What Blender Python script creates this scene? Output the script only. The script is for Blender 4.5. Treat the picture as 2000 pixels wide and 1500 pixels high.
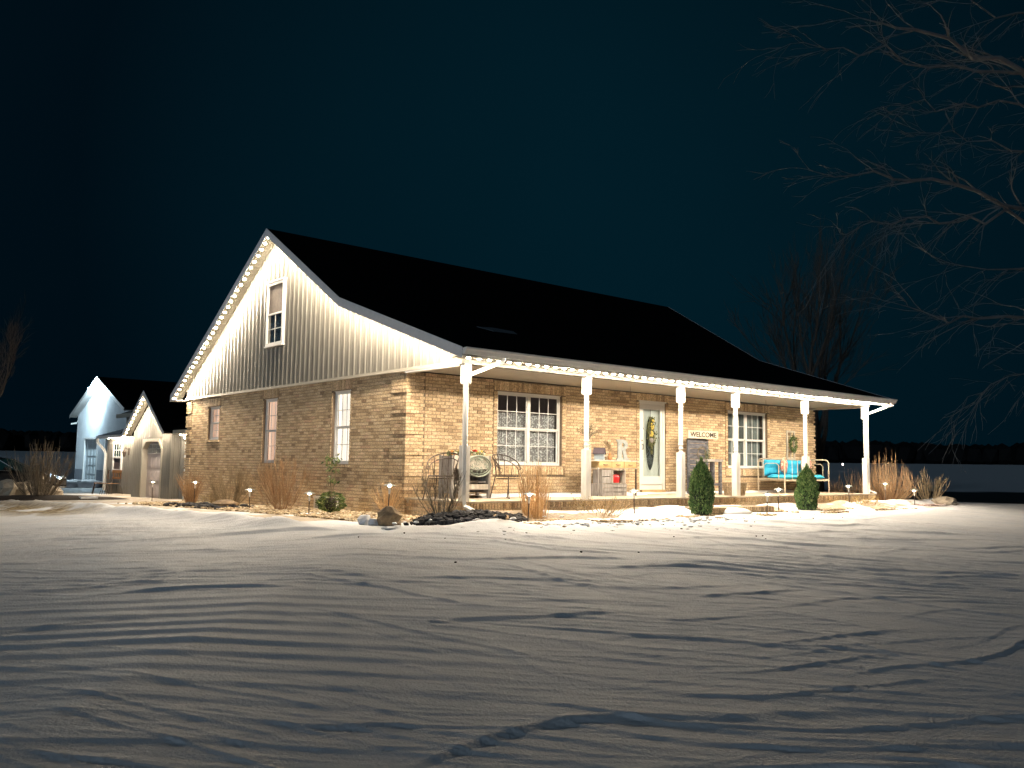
import bpy, math, random
import numpy as np
from mathutils import Vector, Matrix
R = math.radians
random.seed(7)
scene = bpy.context.scene
for o in list(bpy.data.objects): bpy.data.objects.remove(o)

# ------------------------------------------------------------------ camera
CAM = (-9.274, -14.219, .636); FPX = 1705.19
_p, _r, _y = R(5.345), R(.806), R(40.003)
FW = Vector((math.sin(_y)*math.cos(_p), math.cos(_y)*math.cos(_p), math.sin(_p)))
_rr = Vector((math.cos(_y), -math.sin(_y), 0)); _uu = _rr.cross(FW)
RT = _rr*math.cos(_r)+_uu*math.sin(_r); UP = -_rr*math.sin(_r)+_uu*math.cos(_r)
cd = bpy.data.cameras.new('camera'); cam = bpy.data.objects.new('camera', cd)
scene.collection.objects.link(cam); scene.camera = cam
cd.sensor_width = 36; cd.lens = FPX/2000*36; cd.clip_end = 3000; cd.clip_start = .05
M = Matrix((RT, UP, -FW)).transposed().to_4x4(); M.translation = Vector(CAM); cam.matrix_world = M

# ------------------------------------------------------------------ sky, exposure
world = bpy.data.worlds.new('World'); scene.world = world; world.use_nodes = True
nt = world.node_tree; bg = nt.nodes['Background']
sky = nt.nodes.new('ShaderNodeTexSky'); sky.sky_type = 'NISHITA'; sky.sun_disc = False
sky.sun_elevation = R(-4); sky.sun_rotation = R(150)
# night sky: a dim teal, painted a little paler around the middle of the view
tc = nt.nodes.new('ShaderNodeTexCoord'); sx = nt.nodes.new('ShaderNodeSeparateXYZ')
nt.links.new(tc.outputs['Generated'], sx.inputs[0])
rp = nt.nodes.new('ShaderNodeValToRGB'); dt = nt.nodes.new('ShaderNodeVectorMath'); dt.operation = 'DOT_PRODUCT'; _sd = (FW+RT*.12+UP*.16).normalized()
dt.inputs[1].default_value = _sd; nt.links.new(tc.outputs['Generated'], dt.inputs[0]); nt.links.new(dt.outputs['Value'], rp.inputs[0])
rp.color_ramp.elements[0].position = .84; rp.color_ramp.elements[0].color = (.0003, .0033, .0062, 1)
rp.color_ramp.elements[1].position = 1.0; rp.color_ramp.elements[1].color = (.0006, .0094, .0158, 1)
nz = nt.nodes.new('ShaderNodeTexNoise'); nz.inputs['Scale'].default_value = 1.6; nz.inputs['Detail'].default_value = 3
nt.links.new(tc.outputs['Generated'], nz.inputs['Vector'])
mr = nt.nodes.new('ShaderNodeMapRange'); mr.inputs[3].default_value = .7; mr.inputs[4].default_value = 1.3
nt.links.new(nz.outputs['Fac'], mr.inputs[0])
mx = nt.nodes.new('ShaderNodeVectorMath'); mx.operation = 'SCALE'
nt.links.new(rp.outputs[0], mx.inputs[0]); nt.links.new(mr.outputs[0], mx.inputs['Scale'])
sk2 = nt.nodes.new('ShaderNodeVectorMath'); sk2.operation = 'MULTIPLY_ADD'
sk2.inputs[1].default_value = (.02, .02, .02)
nt.links.new(sky.outputs[0], sk2.inputs[0]); nt.links.new(mx.outputs[0], sk2.inputs[2])
nt.links.new(mx.outputs[0], bg.inputs['Color']); bg.inputs['Strength'].default_value = 1.0
# weak soft cool fill, added low from the left to lift walls and snow
ml = bpy.data.lights.new('cool_fill', 'SUN'); ml.energy = .42; ml.angle = R(8); ml.color = (.66, .84, 1)
mo = bpy.data.objects.new('cool_fill', ml); scene.collection.objects.link(mo)
mo.rotation_euler = Vector((.93, .32, -.19)).to_track_quat('-Z', 'Y').to_euler()
scene.view_settings.view_transform = 'Standard'; scene.view_settings.look = 'None'
scene.view_settings.exposure = .25; scene.view_settings.gamma = 1
scene.render.engine = 'CYCLES'
try: scene.cycles.use_light_tree = True
except Exception: pass
scene.cycles.max_bounces = 6; scene.cycles.transparent_max_bounces = 12
scene.cycles.sample_clamp_indirect = 4

BULB_W = 1620; BULB_C = (1.0, .845, .645)

# ------------------------------------------------------------------ pixel -> world on a plane
def U(u, v, ax, val):
    d = FW + RT*((u-1000)/FPX) - UP*((v-750)/FPX)
    k = 'xyz'.index(ax); t = (val-CAM[k])/d[k]
    return Vector(CAM)+d*t
def depth(p): return (Vector(p)-Vector(CAM)).dot(FW)

# ------------------------------------------------------------------ materials
def mat(name, col, rough=.7, metal=0, var=.12, scale=8, bump=0, bscale=60, spec=.5, col2=None, stretch=None, emit=None):
    m = bpy.data.materials.new(name); m.use_nodes = True; n = m.node_tree; b = n.nodes['Principled BSDF']
    b.inputs['Roughness'].default_value = rough; b.inputs['Metallic'].default_value = metal
    b.inputs['Specular IOR Level'].default_value = spec
    t = n.nodes.new('ShaderNodeTexCoord'); mp = n.nodes.new('ShaderNodeMapping')
    n.links.new(t.outputs['Object'], mp.inputs[0])
    if stretch: mp.inputs['Scale'].default_value = stretch
    nz = n.nodes.new('ShaderNodeTexNoise'); nz.inputs['Scale'].default_value = scale; nz.inputs['Detail'].default_value = 6
    nz.inputs['Roughness'].default_value = .65
    n.links.new(mp.outputs[0], nz.inputs['Vector'])
    rp = n.nodes.new('ShaderNodeValToRGB'); e = rp.color_ramp.elements
    c2 = col2 if col2 else tuple(c*(1-var*2) for c in col)
    c1 = col if col2 else tuple(min(1, c*(1+var)) for c in col)
    e[0].position = .32; e[1].position = .68; e[0].color = (*c2, 1); e[1].color = (*c1, 1)
    n.links.new(nz.outputs['Fac'], rp.inputs[0]); n.links.new(rp.outputs[0], b.inputs['Base Color'])
    if bump:
        n2 = n.nodes.new('ShaderNodeTexNoise'); n2.inputs['Scale'].default_value = bscale; n2.inputs['Detail'].default_value = 5
        n.links.new(mp.outputs[0], n2.inputs['Vector'])
        bp = n.nodes.new('ShaderNodeBump'); bp.inputs['Strength'].default_value = bump; bp.inputs['Distance'].default_value = .01
        n.links.new(n2.outputs['Fac'], bp.inputs['Height']); n.links.new(bp.outputs[0], b.inputs['Normal'])
    if emit:
        b.inputs['Emission Color'].default_value = (*emit[0], 1); b.inputs['Emission Strength'].default_value = emit[1]
    return m
def island_rand(n):
    g = n.nodes.new('ShaderNodeNewGeometry'); oi = n.nodes.new('ShaderNodeObjectInfo')
    a = n.nodes.new('ShaderNodeMath'); a.operation = 'ADD'
    n.links.new(g.outputs['Random Per Island'], a.inputs[0]); n.links.new(oi.outputs['Random'], a.inputs[1])
    w = n.nodes.new('ShaderNodeTexWhiteNoise'); w.noise_dimensions = '1D'; n.links.new(a.outputs[0], w.inputs['W'])
    return w.outputs['Value']
def pieces_mat(name, stops, rough=.85, bump=.4, bscale=40, vary=.25, spec=.3):
    """each island / object takes its own tone from the stops, plus speckle"""
    m = bpy.data.materials.new(name); m.use_nodes = True; n = m.node_tree; b = n.nodes['Principled BSDF']
    b.inputs['Roughness'].default_value = rough; b.inputs['Specular IOR Level'].default_value = spec
    rp = n.nodes.new('ShaderNodeValToRGB'); rp.color_ramp.interpolation = 'LINEAR'
    el = rp.color_ramp.elements
    while len(el) < len(stops): el.new(.5)
    for k, (p, c) in enumerate(stops): el[k].position = p; el[k].color = (*c, 1)
    n.links.new(island_rand(n), rp.inputs[0])
    geo = n.nodes.new('ShaderNodeNewGeometry')
    nz = n.nodes.new('ShaderNodeTexNoise'); nz.inputs['Scale'].default_value = bscale; nz.inputs['Detail'].default_value = 6
    n.links.new(geo.outputs['Position'], nz.inputs['Vector'])
    mr = n.nodes.new('ShaderNodeMapRange'); mr.inputs[1].default_value = .3; mr.inputs[2].default_value = .7
    mr.inputs[3].default_value = 1-vary; mr.inputs[4].default_value = 1+vary
    n.links.new(nz.outputs['Fac'], mr.inputs[0])
    vm = n.nodes.new('ShaderNodeVectorMath'); vm.operation = 'SCALE'
    n.links.new(rp.outputs[0], vm.inputs[0]); n.links.new(mr.outputs[0], vm.inputs['Scale'])
    n3 = n.nodes.new('ShaderNodeTexNoise'); n3.inputs['Scale'].default_value = .9; n3.inputs['Detail'].default_value = 5; n3.inputs['Roughness'].default_value = .7
    n.links.new(geo.outputs['Position'], n3.inputs['Vector'])
    m3 = n.nodes.new('ShaderNodeMapRange'); m3.inputs[1].default_value = .3; m3.inputs[2].default_value = .7; m3.inputs[3].default_value = .84; m3.inputs[4].default_value = 1.1
    n.links.new(n3.outputs['Fac'], m3.inputs[0]); v3 = n.nodes.new('ShaderNodeVectorMath'); v3.operation = 'SCALE'
    n.links.new(vm.outputs[0], v3.inputs[0]); n.links.new(m3.outputs[0], v3.inputs['Scale']); vm = v3
    n.links.new(vm.outputs[0], b.inputs['Base Color'])
    bp = n.nodes.new('ShaderNodeBump'); bp.inputs['Strength'].default_value = bump; bp.inputs['Distance'].default_value = .006
    n.links.new(nz.outputs['Fac'], bp.inputs['Height']); n.links.new(bp.outputs[0], b.inputs['Normal'])
    return m
def emis(name, col, s):
    m = bpy.data.materials.new(name); m.use_nodes = True; b = m.node_tree.nodes['Principled BSDF']
    b.inputs['Base Color'].default_value = (*col, 1); b.inputs['Emission Color'].default_value = (*col, 1)
    b.inputs['Emission Strength'].default_value = s; return m
def glass(name, tint=(.9, .95, 1), rough=.02):
    m = bpy.data.materials.new(name); m.use_nodes = True; n = m.node_tree; n.nodes.clear()
    o = n.nodes.new('ShaderNodeOutputMaterial'); t = n.nodes.new('ShaderNodeBsdfTransparent'); g = n.nodes.new('ShaderNodeBsdfGlossy')
    t.inputs[0].default_value = (*tint, 1); g.inputs['Roughness'].default_value = rough
    lw = n.nodes.new('ShaderNodeLayerWeight'); lw.inputs[0].default_value = .5; pw = n.nodes.new('ShaderNodeMath'); pw.operation = 'POWER'; pw.inputs[1].default_value = 4
    n.links.new(lw.outputs['Facing'], pw.inputs[0]); f = n.nodes.new('ShaderNodeMath'); f.operation = 'MULTIPLY_ADD'; f.inputs[1].default_value = .6; f.inputs[2].default_value = .035
    n.links.new(pw.outputs[0], f.inputs[0]); x = n.nodes.new('ShaderNodeMixShader')
    n.links.new(f.outputs[0], x.inputs[0]); n.links.new(t.outputs[0], x.inputs[1]); n.links.new(g.outputs[0], x.inputs[2])
    n.links.new(x.outputs[0], o.inputs[0]); return m
BRICK = pieces_mat('brick_tan', [(0, (.33, .225, .14)), (.10, (.45, .32, .195)), (.25, (.56, .41, .25)), (.6, (.63, .475, .295)), (.88, (.69, .54, .355)), (1, (.56, .37, .24))], bump=.5, bscale=34, vary=.45)
MORTAR = mat('mortar', (.22, .165, .115), .95, var=.18, scale=20, bump=.4)
WHITE = mat('white_vinyl', (.80, .79, .76), .45, var=.03, scale=3)
WHITEOLD = mat('weathered_white_paint', (.78, .75, .70), .6, var=.07, scale=14, bump=.15, stretch=(1, 1, .25))
CREAM = mat('cream_trim', (.42, .385, .32), .5, var=.04, scale=4)
SIDING = mat('ribbed_metal_siding', (.20, .187, .16), .38, var=.05, scale=2, spec=.5)
SIDINGG = mat('grey_metal_siding', (.52, .55, .57), .4, var=.05, scale=2)
WAIN = mat('dark_grey_wainscot', (.20, .22, .25), .5, var=.06)
ROOF = mat('black_roof_shingle', (.006, .006, .006), .95, var=.3, scale=30, spec=.02)
BEAM = mat('beam_trim', (.13, .12, .10), .6, var=.04)
SOFF = mat('beige_soffit', (.27, .25, .20), .6, var=.04, scale=4)
ROOFG = mat('grey_roof_shingle', (.10, .11, .13), .85, var=.25, scale=12)
FASCIA = mat('fascia_grey_white', (.72, .72, .74), .45, var=.03)
CONC = mat('concrete', (.50, .42, .32), .9, var=.15, scale=3, bump=.3)
WIRE = mat('wire', (.55, .5, .4), .6)
BULB = emis('warm_bulb', BULB_C, BULB_W); BULBR = emis('warm_bulb_dim', BULB_C, BULB_W*.62)
FLOOD = emis('cool_flood', (.66, .88, 1.0), 2600)
PATHL = emis('path_lamp_lens', (1, .78, .50), 1150)
IRON = mat('bronze_iron', (.10, .075, .06), .45, metal=.4, var=.2, scale=30)
GLASS = glass('window_glass')
ROOMGLOW = mat('dim_glow_room', (.10, .075, .06), .9, emit=((1, .66, .48), .022))  # faint warm glow put into the surface to stand for dim room light
WOODG = mat('weathered_grey_wood', (.38, .36, .34), .85, scale=16, var=.3, bump=.4, stretch=(1, 1, .2), col2=(.17, .15, .14))
WOODW = mat('whitewashed_wood', (.66, .62, .54), .8, scale=14, bump=.3, stretch=(1, 1, .3), col2=(.42, .37, .30))
WOODD = mat('charcoal_wood', (.17, .17, .19), .85, scale=18, bump=.4, stretch=(.3, 1, 1), col2=(.035, .035, .045))
WOODY = mat('yellow_pine', (.62, .45, .22), .7, scale=12, bump=.2, stretch=(.3, 1, 1), col2=(.42, .28, .12))
BASKETM = mat('basket_wood', (.36, .27, .17), .85, scale=20, var=.25, bump=.3)
RED = mat('red_plastic', (.75, .015, .02), .35, var=.05)
CYAN = mat('turquoise_cushion', (.03, .42, .66), .85, var=.12, scale=5, bump=.4, bscale=25)
METALR = mat('galvanised_metal', (.42, .45, .44), .55, metal=.3, var=.1, scale=20)
BLACKM = mat('dark_recess', (.02, .015, .012), .9)
ROCKT = mat('tan_boulder', (.42, .30, .17), .9, scale=5, bump=.8, bscale=14, col2=(.17, .12, .08))
ROCKL = mat('pale_boulder', (.50, .43, .33), .9, scale=5, bump=.8, bscale=14, col2=(.30, .25, .20))
LAVA = pieces_mat('black_lava_rock', [(0, (.012, .012, .014)), (.6, (.028, .028, .032)), (1, (.075, .075, .085))], bump=.8, bscale=30)
GRAVEL = pieces_mat('river_gravel', [(0, (.24, .16, .09)), (.3, (.44, .33, .19)), (.7, (.58, .46, .30)), (1, (.66, .58, .45))], bump=.4, bscale=30)
GRAVELP = pieces_mat('pink_gravel', [(0, (.22, .15, .14)), (.5, (.42, .31, .29)), (1, (.60, .50, .46))], bump=.4, bscale=30)
MULCH = mat('dark_mulch', (.045, .03, .022), .95, scale=25, bump=1, bscale=30, col2=(.012, .008, .006))
BARK = mat('bark', (.09, .07, .055), .9, scale=20, bump=.5, col2=(.04, .033, .028))
BARKP = mat('twig_grey', (.12, .12, .12), .85, scale=10)
TWIGR = pieces_mat('red_brown_twig', [(0, (.26, .15, .08)), (.5, (.42, .26, .14)), (1, (.58, .40, .23))], vary=.2)
TWIGT = pieces_mat('tan_twig', [(0, (.22, .16, .09)), (.5, (.36, .27, .16)), (1, (.50, .38, .24))], vary=.2)
TWIGO = pieces_mat('orange_twig', [(0, (.46, .26, .11)), (.5, (.60, .38, .18)), (1, (.72, .52, .30))], vary=.2)
TWIGD = pieces_mat('dark_twig', [(0, (.10, .08, .06)), (.5, (.17, .14, .10)), (1, (.26, .22, .17))], vary=.2)
LEAFG = pieces_mat('evergreen_leaf', [(0, (.02, .05, .016)), (.4, (.06, .125, .035)), (.8, (.14, .23, .07)), (1, (.30, .36, .15))], rough=.6)
LEAFB = pieces_mat('broad_leaf', [(0, (.05, .09, .025)), (.5, (.14, .20, .06)), (.85, (.26, .31, .10)), (1, (.46, .46, .24))], rough=.5)
LEAFY = pieces_mat('dry_leaf', [(0, (.35, .20, .06)), (.5, (.50, .34, .12)), (1, (.62, .50, .22))], rough=.7)
CARP = mat('dark_car_paint', (.022, .02, .02), .18, var=.03, spec=.6)
CARG = mat('car_glass', (.01, .045, .05), .05)
RUBBER = mat('tyre', (.02, .02, .02), .8)
CHROME = mat('chrome', (.7, .7, .7), .15, metal=1)
BRASSW = mat('copper_wood_chair', (.30, .14, .05), .5, scale=10)
DOORP = mat('door_paint', (.74, .70, .55), .45, var=.02)
DOORG = mat('grey_door', (.50, .44, .43), .5, var=.03)
DOORB = mat('pale_door', (.62, .68, .70), .5, var=.03)
GREENM = mat('verdigris', (.35, .40, .33), .6, var=.15, scale=25)
SNOWM = mat('snow_clean', (.80, .80, .82), .7, var=.03, scale=6, bump=.25, bscale=30)
SNOWM.node_tree.nodes['Principled BSDF'].inputs['Subsurface Weight'].default_value = 0
FLOWER = [mat('red_flower', (.70, .06, .03), .7), mat('orange_flower', (.75, .25, .05), .7), mat('yellow_flower', (.70, .55, .12), .7), mat('cream_flower', (.7, .65, .5), .7)]

# lace curtain, floral pillow
def lace_mat(name, c1, c2, sc):
    m = bpy.data.materials.new(name); m.use_nodes = True; n = m.node_tree; b = n.nodes['Principled BSDF']
    b.inputs['Roughness'].default_value = .9
    t = n.nodes.new('ShaderNodeTexCoord')
    v = n.nodes.new('ShaderNodeTexVoronoi'); v.inputs['Scale'].default_value = sc; n.links.new(t.outputs['Object'], v.inputs[0])
    z = n.nodes.new('ShaderNodeTexNoise'); z.inputs['Scale'].default_value = sc*.6; z.inputs['Detail'].default_value = 4
    n.links.new(t.outputs['Object'], z.inputs[0])
    a = n.nodes.new('ShaderNodeMath'); a.operation = 'ADD'; n.links.new(v.outputs['Distance'], a.inputs[0]); n.links.new(z.outputs['Fac'], a.inputs[1])
    rp = n.nodes.new('ShaderNodeValToRGB'); e = rp.color_ramp.elements
    e[0].position = .82; e[1].position = 1.0; e[0].color = (*c1, 1); e[1].color = (*c2, 1)
    n.links.new(a.outputs[0], rp.inputs[0]); n.links.new(rp.outputs[0], b.inputs['Base Color']); return m
LACE = lace_mat('lace_curtain', (.74, .68, .58), (.34, .29, .25), 26)
SHEER = mat('sheer_curtain', (.30, .30, .25), .9, var=.1, scale=3)
FLORAL = lace_mat('floral_pillow', (.62, .55, .42), (.45, .16, .12), 26)
def curtain_emit(name, col, s, freq):
    m = bpy.data.materials.new(name); m.use_nodes = True; n = m.node_tree; b = n.nodes['Principled BSDF']
    b.inputs['Base Color'].default_value = (*col, 1)
    t = n.nodes.new('ShaderNodeTexCoord'); mp = n.nodes.new('ShaderNodeMapping'); mp.inputs['Scale'].default_value = (1, freq, .4)
    n.links.new(t.outputs['Object'], mp.inputs[0])
    z = n.nodes.new('ShaderNodeTexNoise'); z.inputs['Scale'].default_value = 1; z.inputs['Detail'].default_value = 3; n.links.new(mp.outputs[0], z.inputs[0])
    rp = n.nodes.new('ShaderNodeValToRGB'); e = rp.color_ramp.elements
    e[0].position = .35; e[1].position = .65; e[0].color = (*[c*.35 for c in col], 1); e[1].color = (*col, 1)
    n.links.new(z.outputs['Fac'], rp.inputs[0]); n.links.new(rp.outputs[0], b.inputs['Emission Color'])
    b.inputs['Emission Strength'].default_value = s; return m
LITC = curtain_emit('lit_curtain', (1, .84, .66), 1.5, 14)
LITP = curtain_emit('lit_peach_curtain', (1, .66, .45), 1.0, 10)

# ------------------------------------------------------------------ object helpers
C = scene.collection
ORG = {}
def tag(o, label=None, cat=None, group=None, kind=None):
    if label: o['label'] = label
    if cat: o['category'] = cat
    if group: o['group'] = group
    if kind: o['kind'] = kind
    return o
def thing(name, label, cat, loc=(0, 0, 0), rz=0, group=None):
    o = bpy.data.objects.new(name, None); C.objects.link(o); o.location = loc; o.rotation_euler = (0, 0, rz)
    o.empty_display_size = .1; ORG[o.name] = Vector((0, 0, 0)); return tag(o, label, cat, group)
def dup(o, parent=None):
    c = o.copy(); C.objects.link(c); c.parent = parent
    for ch in [q for q in bpy.data.objects if q.parent == o]: dup(ch, c)
    return c
class MB:
    def __init__(s): s.v = []; s.f = []; s.smooth = False
    def add(s, vs, fs):
        k = len(s.v); s.v += [tuple(p) for p in vs]; s.f += [tuple(i+k for i in f) for f in fs]; return s
    def box(s, a, b):
        x0, y0, z0 = a; x1, y1, z1 = b
        if x0 > x1: x0, x1 = x1, x0
        if y0 > y1: y0, y1 = y1, y0
        if z0 > z1: z0, z1 = z1, z0
        return s.add([(x0, y0, z0), (x1, y0, z0), (x1, y1, z0), (x0, y1, z0), (x0, y0, z1), (x1, y0, z1), (x1, y1, z1), (x0, y1, z1)],
                     [(0, 3, 2, 1), (4, 5, 6, 7), (0, 1, 5, 4), (1, 2, 6, 5), (2, 3, 7, 6), (3, 0, 4, 7)])
    def prism(s, poly, ext):
        n = len(poly); e = Vector(ext); vs = [Vector(p) for p in poly]; vs += [p+e for p in vs]
        return s.add(vs, [tuple(range(n))[::-1], tuple(range(n, 2*n))]+[(i, (i+1) % n, n+(i+1) % n, n+i) for i in range(n)])
    def tube(s, pts, rad, n=6, caps=True):
        pts = [Vector(p) for p in pts]; m = len(pts)
        if not hasattr(rad, '__len__'): rad = [rad]*m
        ref = None; rings = []
        for i, p in enumerate(pts):
            d = (pts[min(i+1, m-1)]-pts[max(i-1, 0)])
            if d.length < 1e-9: d = Vector((0, 0, 1))
            d.normalize()
            if ref is None: ref = Vector((0, 0, 1)) if abs(d.z) < .9 else Vector((1, 0, 0))
            a = ref-d*ref.dot(d)
            if a.length < 1e-6: a = d.orthogonal()
            a.normalize(); ref = a; b = d.cross(a)
            rings += [p+(a*math.cos(2*math.pi*k/n)+b*math.sin(2*math.pi*k/n))*rad[i] for k in range(n)]
        fs = [(i*n+k, i*n+(k+1) % n, (i+1)*n+(k+1) % n, (i+1)*n+k) for i in range(m-1) for k in range(n)]
        if caps: fs += [tuple(range(n))[::-1], tuple((m-1)*n+k for k in range(n))]
        return s.add(rings, fs)
    def lathe(s, prof, c, n=12):
        c = Vector(c); vs = []
        for r, z in prof:
            vs += [c+Vector((r*math.cos(2*math.pi*k/n), r*math.sin(2*math.pi*k/n), z)) for k in range(n)]
        m = len(prof)
        fs = [(i*n+k, i*n+(k+1) % n, (i+1)*n+(k+1) % n, (i+1)*n+k) for i in range(m-1) for k in range(n)]
        fs += [tuple(range(n))[::-1], tuple((m-1)*n+k for k in range(n))]
        return s.add(vs, fs)
    def blob(s, c, r, seed=0, sub=2, jit=.18, flat=None):
        rng = random.Random(seed); c = Vector(c)
        n, m = (8, 5) if sub == 2 else (6, 3) if sub == 1 else (14, 9)
        vs = [c+Vector((0, 0, -r[2]))]
        for i in range(1, m):
            th = math.pi*i/m
            for k in range(n):
                ph = 2*math.pi*(k+.5*(i % 2))/n; q = 1+rng.uniform(-jit, jit)
                vs.append(c+Vector((r[0]*math.sin(th)*math.cos(ph)*q, r[1]*math.sin(th)*math.sin(ph)*q, -r[2]*math.cos(th)*q)))
        vs.append(c+Vector((0, 0, r[2])))
        fs = [(0, 1+(k+1) % n, 1+k) for k in range(n)]
        for i in range(m-2):
            fs += [(1+i*n+k, 1+i*n+(k+1) % n, 1+(i+1)*n+(k+1) % n, 1+(i+1)*n+k) for k in range(n)]
        t = 1+(m-2)*n
        fs += [(t+k, t+(k+1) % n, len(vs)-1) for k in range(n)]
        return s.add(vs, fs)
    def mesh(s, name, m):
        me = bpy.data.meshes.new(name); me.from_pydata(s.v, [], s.f); me.update()
        if m: me.materials.append(m)
        if s.smooth: me.polygons.foreach_set('use_smooth', [True]*len(me.polygons))
        return me
    def build(s, name, m, parent=None, kind=None, label=None, loc=None):
        """vertices are in the frame of the parent chain's root; loc moves the new object's own origin there"""
        if loc is not None:
            L = Vector(loc); s.v = [tuple(Vector(p)-L) for p in s.v]
        o = bpy.data.objects.new(name, s.mesh(name, m)); C.objects.link(o)
        if parent is not None: o.parent = parent
        if loc is not None: o.location = loc
        if kind: o['kind'] = kind
        if label: o['label'] = label
        return o

# ------------------------------------------------------------------ noise
_rs = np.random.RandomState(3); _T = _rs.rand(256, 256)
def vn(x, y, seed=0):
    x = np.asarray(x, float)+seed*17.13; y = np.asarray(y, float)+seed*31.7
    xi = np.floor(x).astype(int); yi = np.floor(y).astype(int); fx = x-xi; fy = y-yi
    fx = fx*fx*fx*(fx*(fx*6-15)+10); fy = fy*fy*fy*(fy*(fy*6-15)+10)
    a = _T[xi & 255, yi & 255]; b = _T[(xi+1) & 255, yi & 255]; c = _T[xi & 255, (yi+1) & 255]; d = _T[(xi+1) & 255, (yi+1) & 255]
    return (a*(1-fx)+b*fx)*(1-fy)+(c*(1-fx)+d*fx)*fy
def fbm(x, y, o=4, seed=0):
    s = 0; a = .5; t = 0
    for k in range(o): s = s+a*vn(x*2**k, y*2**k, seed+k*3); t += a; a *= .5
    return s/t
def sst(a, b, x):
    t = np.clip((x-a)/(b-a), 0, 1); return t*t*(3-2*t)

# ------------------------------------------------------------------ terrain
def xb(y): return -2.75-.085*np.maximum(y, 0)
def yb(x): return -3.85-.25*np.exp(-((x-6)/5)**2)+np.maximum(x-13, 0)*.12
def lawn_d(x, y):
    return np.maximum(yb(x)-y, xb(y)-x)
def G(x, y):
    """smooth ground height (numpy)"""
    x = np.asarray(x, float); y = np.asarray(y, float)
    g = np.interp(y, [-4, 2, 7, 12, 17, 24, 40, 80], [-.31, -.37, -.45, -.56, -.66, -.76, -.94, -1.0])
    d = lawn_d(x, y)
    right = sst(18, 30, x)
    g = g*(1-right)+(-.55)*right
    g = g-.068*np.clip(d, 0, None)
    g = np.maximum(g, -.98+0*g)
    r = np.hypot(x-CAM[0], y-CAM[1])
    g = g+.0136*np.clip(r-85, 0, None)
    return g
def Gs(x, y): return float(G(x, y))
def ripple(x, y):
    a = (x-CAM[0])*.7651-(y-CAM[1])*.6438; b = (x-CAM[0])*.6433+(y-CAM[1])*.7656
    b = b+a*.04
    w = .9*vn(a*.16, b*.22, 1)+.28*vn(a*.55, b*.7, 2)
    bb = b+w
    rd = lambda n: (1-np.abs(2*n-1))**2
    m1 = sst(.38, .62, vn(a*.22, b*.35, 5)); m2 = sst(.4, .7, vn(a*.3, b*.5, 6))
    def saw(lam, dl_, sd, amp, la, thr, wa, wb_, rot=0, lip=.25):
        ca, sa = math.cos(rot), math.sin(rot); A_, B_ = a*ca+b*sa, b*ca-a*sa
        p = (B_+wa*vn(A_*.22, B_*.26, sd)+wb_*vn(A_*.75, B_*.7, sd+1)+.035*vn(A_*1.9, B_*2.2, sd+2))/lam
        k = np.floor(p); f = p-k
        pr = np.where(f < dl_, f/dl_, ((1-f)/(1-dl_))**1.3)+lip*np.exp(-((f-dl_-.03)/.045)**2)
        A = np.clip(vn(A_*la+k*13.7, k*5.31, sd+4)-thr, 0, 1)/(1-thr)
        return amp*A*pr
    big = .45+1.1*sst(.35, .7, vn(a*.16, b*.2, 71))
    pat = lambda sd, f0=.3: sst(.42, .6, vn(a*f0, b*f0*1.5, sd))
    h = .012*rd(vn(a*.30, b*.6, 7))
    h = h+saw(.74, .08, 80, .017, .50, .50, 2.4, .8, .10)*big
    h = h+saw(.42, .12, 87, .010, .80, .45, 1.8, .8, -.22)*pat(86)
    h = h+saw(.30, .15, 90, .011, .85, .30, 1.9, .6, .06)*(.4+pat(91))
    h = h+saw(.24, .16, 97, .0065, .95, .35, 1.4, .6, .22)*pat(96)
    h = h+saw(.15, .22, 100, .0092, 1.2, .22, 1.3, .45, -.12)*(.35+pat(101, .4))
    h = h+saw(.085, .30, 110, .0056, 2.0, .15, .9, .3, .05, 0)+.0026*fbm(a*9, b*20, 3, 11)+.010*pat(120, .5)*(fbm(a*4, b*6, 4, 121)-.5)
    # long regular waves in the nearest drift
    ph = (b+.55*vn(a*.3, b*.15, 21)+.10*np.sin(a*.9))*2*np.pi/.31
    ph = ph+.9*vn(a*1.1, b*1.4, 22)
    wv = np.sin(ph+.6*np.sin(ph))*(.4+.6*vn(a*.8, b*2.5, 24))
    mk = np.exp(-((a+2.3)/2.1)**2-((b-6.2)/1.5)**2)
    h = h*(1-.6*mk)+.013*mk*wv
    h = h*(1+.55*sst(7, 15, b))
    return h
    t = vn(a*.20, bb*.62, 13)*7+.25*vn(a*1.5, bb*2, 14); k = np.floor(t); f = t-k
    ms = sst(.45, .62, vn(a*.28+3, b*.4, 15))
    h = h+.017*ms*(k+sst(.84, .98, f)-t*.8)
    h = h*(1+.9*sst(7, 15, b))
    return h
nth = 780; th_f = np.linspace(R(-43), R(43), nth)
th_c = np.linspace(R(43), R(317), 90)[1:-1]
TH = np.concatenate([th_f, th_c]); TH = TH+0
vth = math.atan2(FW.x, FW.y)
RR = np.concatenate([[.4, 1.2, 2.0], np.exp(np.linspace(math.log(2.8), math.log(46), 900)), np.exp(np.linspace(math.log(46), math.log(1100), 70))[1:]])
TT, RG = np.meshgrid(TH, RR)
X = CAM[0]+RG*np.sin(vth+TT); Y = CAM[1]+RG*np.cos(vth+TT)
Z = G(X, Y)
dl = lawn_d(X, Y)
lawn = sst(0, .5, dl)*(1-sst(40, 60, RG))
Z += ripple(X, Y)*lawn
# snow bank along the lawn's edge beside the walk, rough lumps
bank = np.exp(-((dl-.45)/.33)**2)*sst(-2.5, -1.2, Y)*(1-sst(12, 16, Y))
Z += bank*(.05+.12*fbm(X*1.1, Y*1.1, 4, 31))
# drift by the lava mound
mb = np.exp(-((X+1.0)/1.5)**2-((Y+3.6)/.45)**2); Z += mb*(.02+.12*fbm(X*1.6, Y*1.6, 3, 41))
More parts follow.
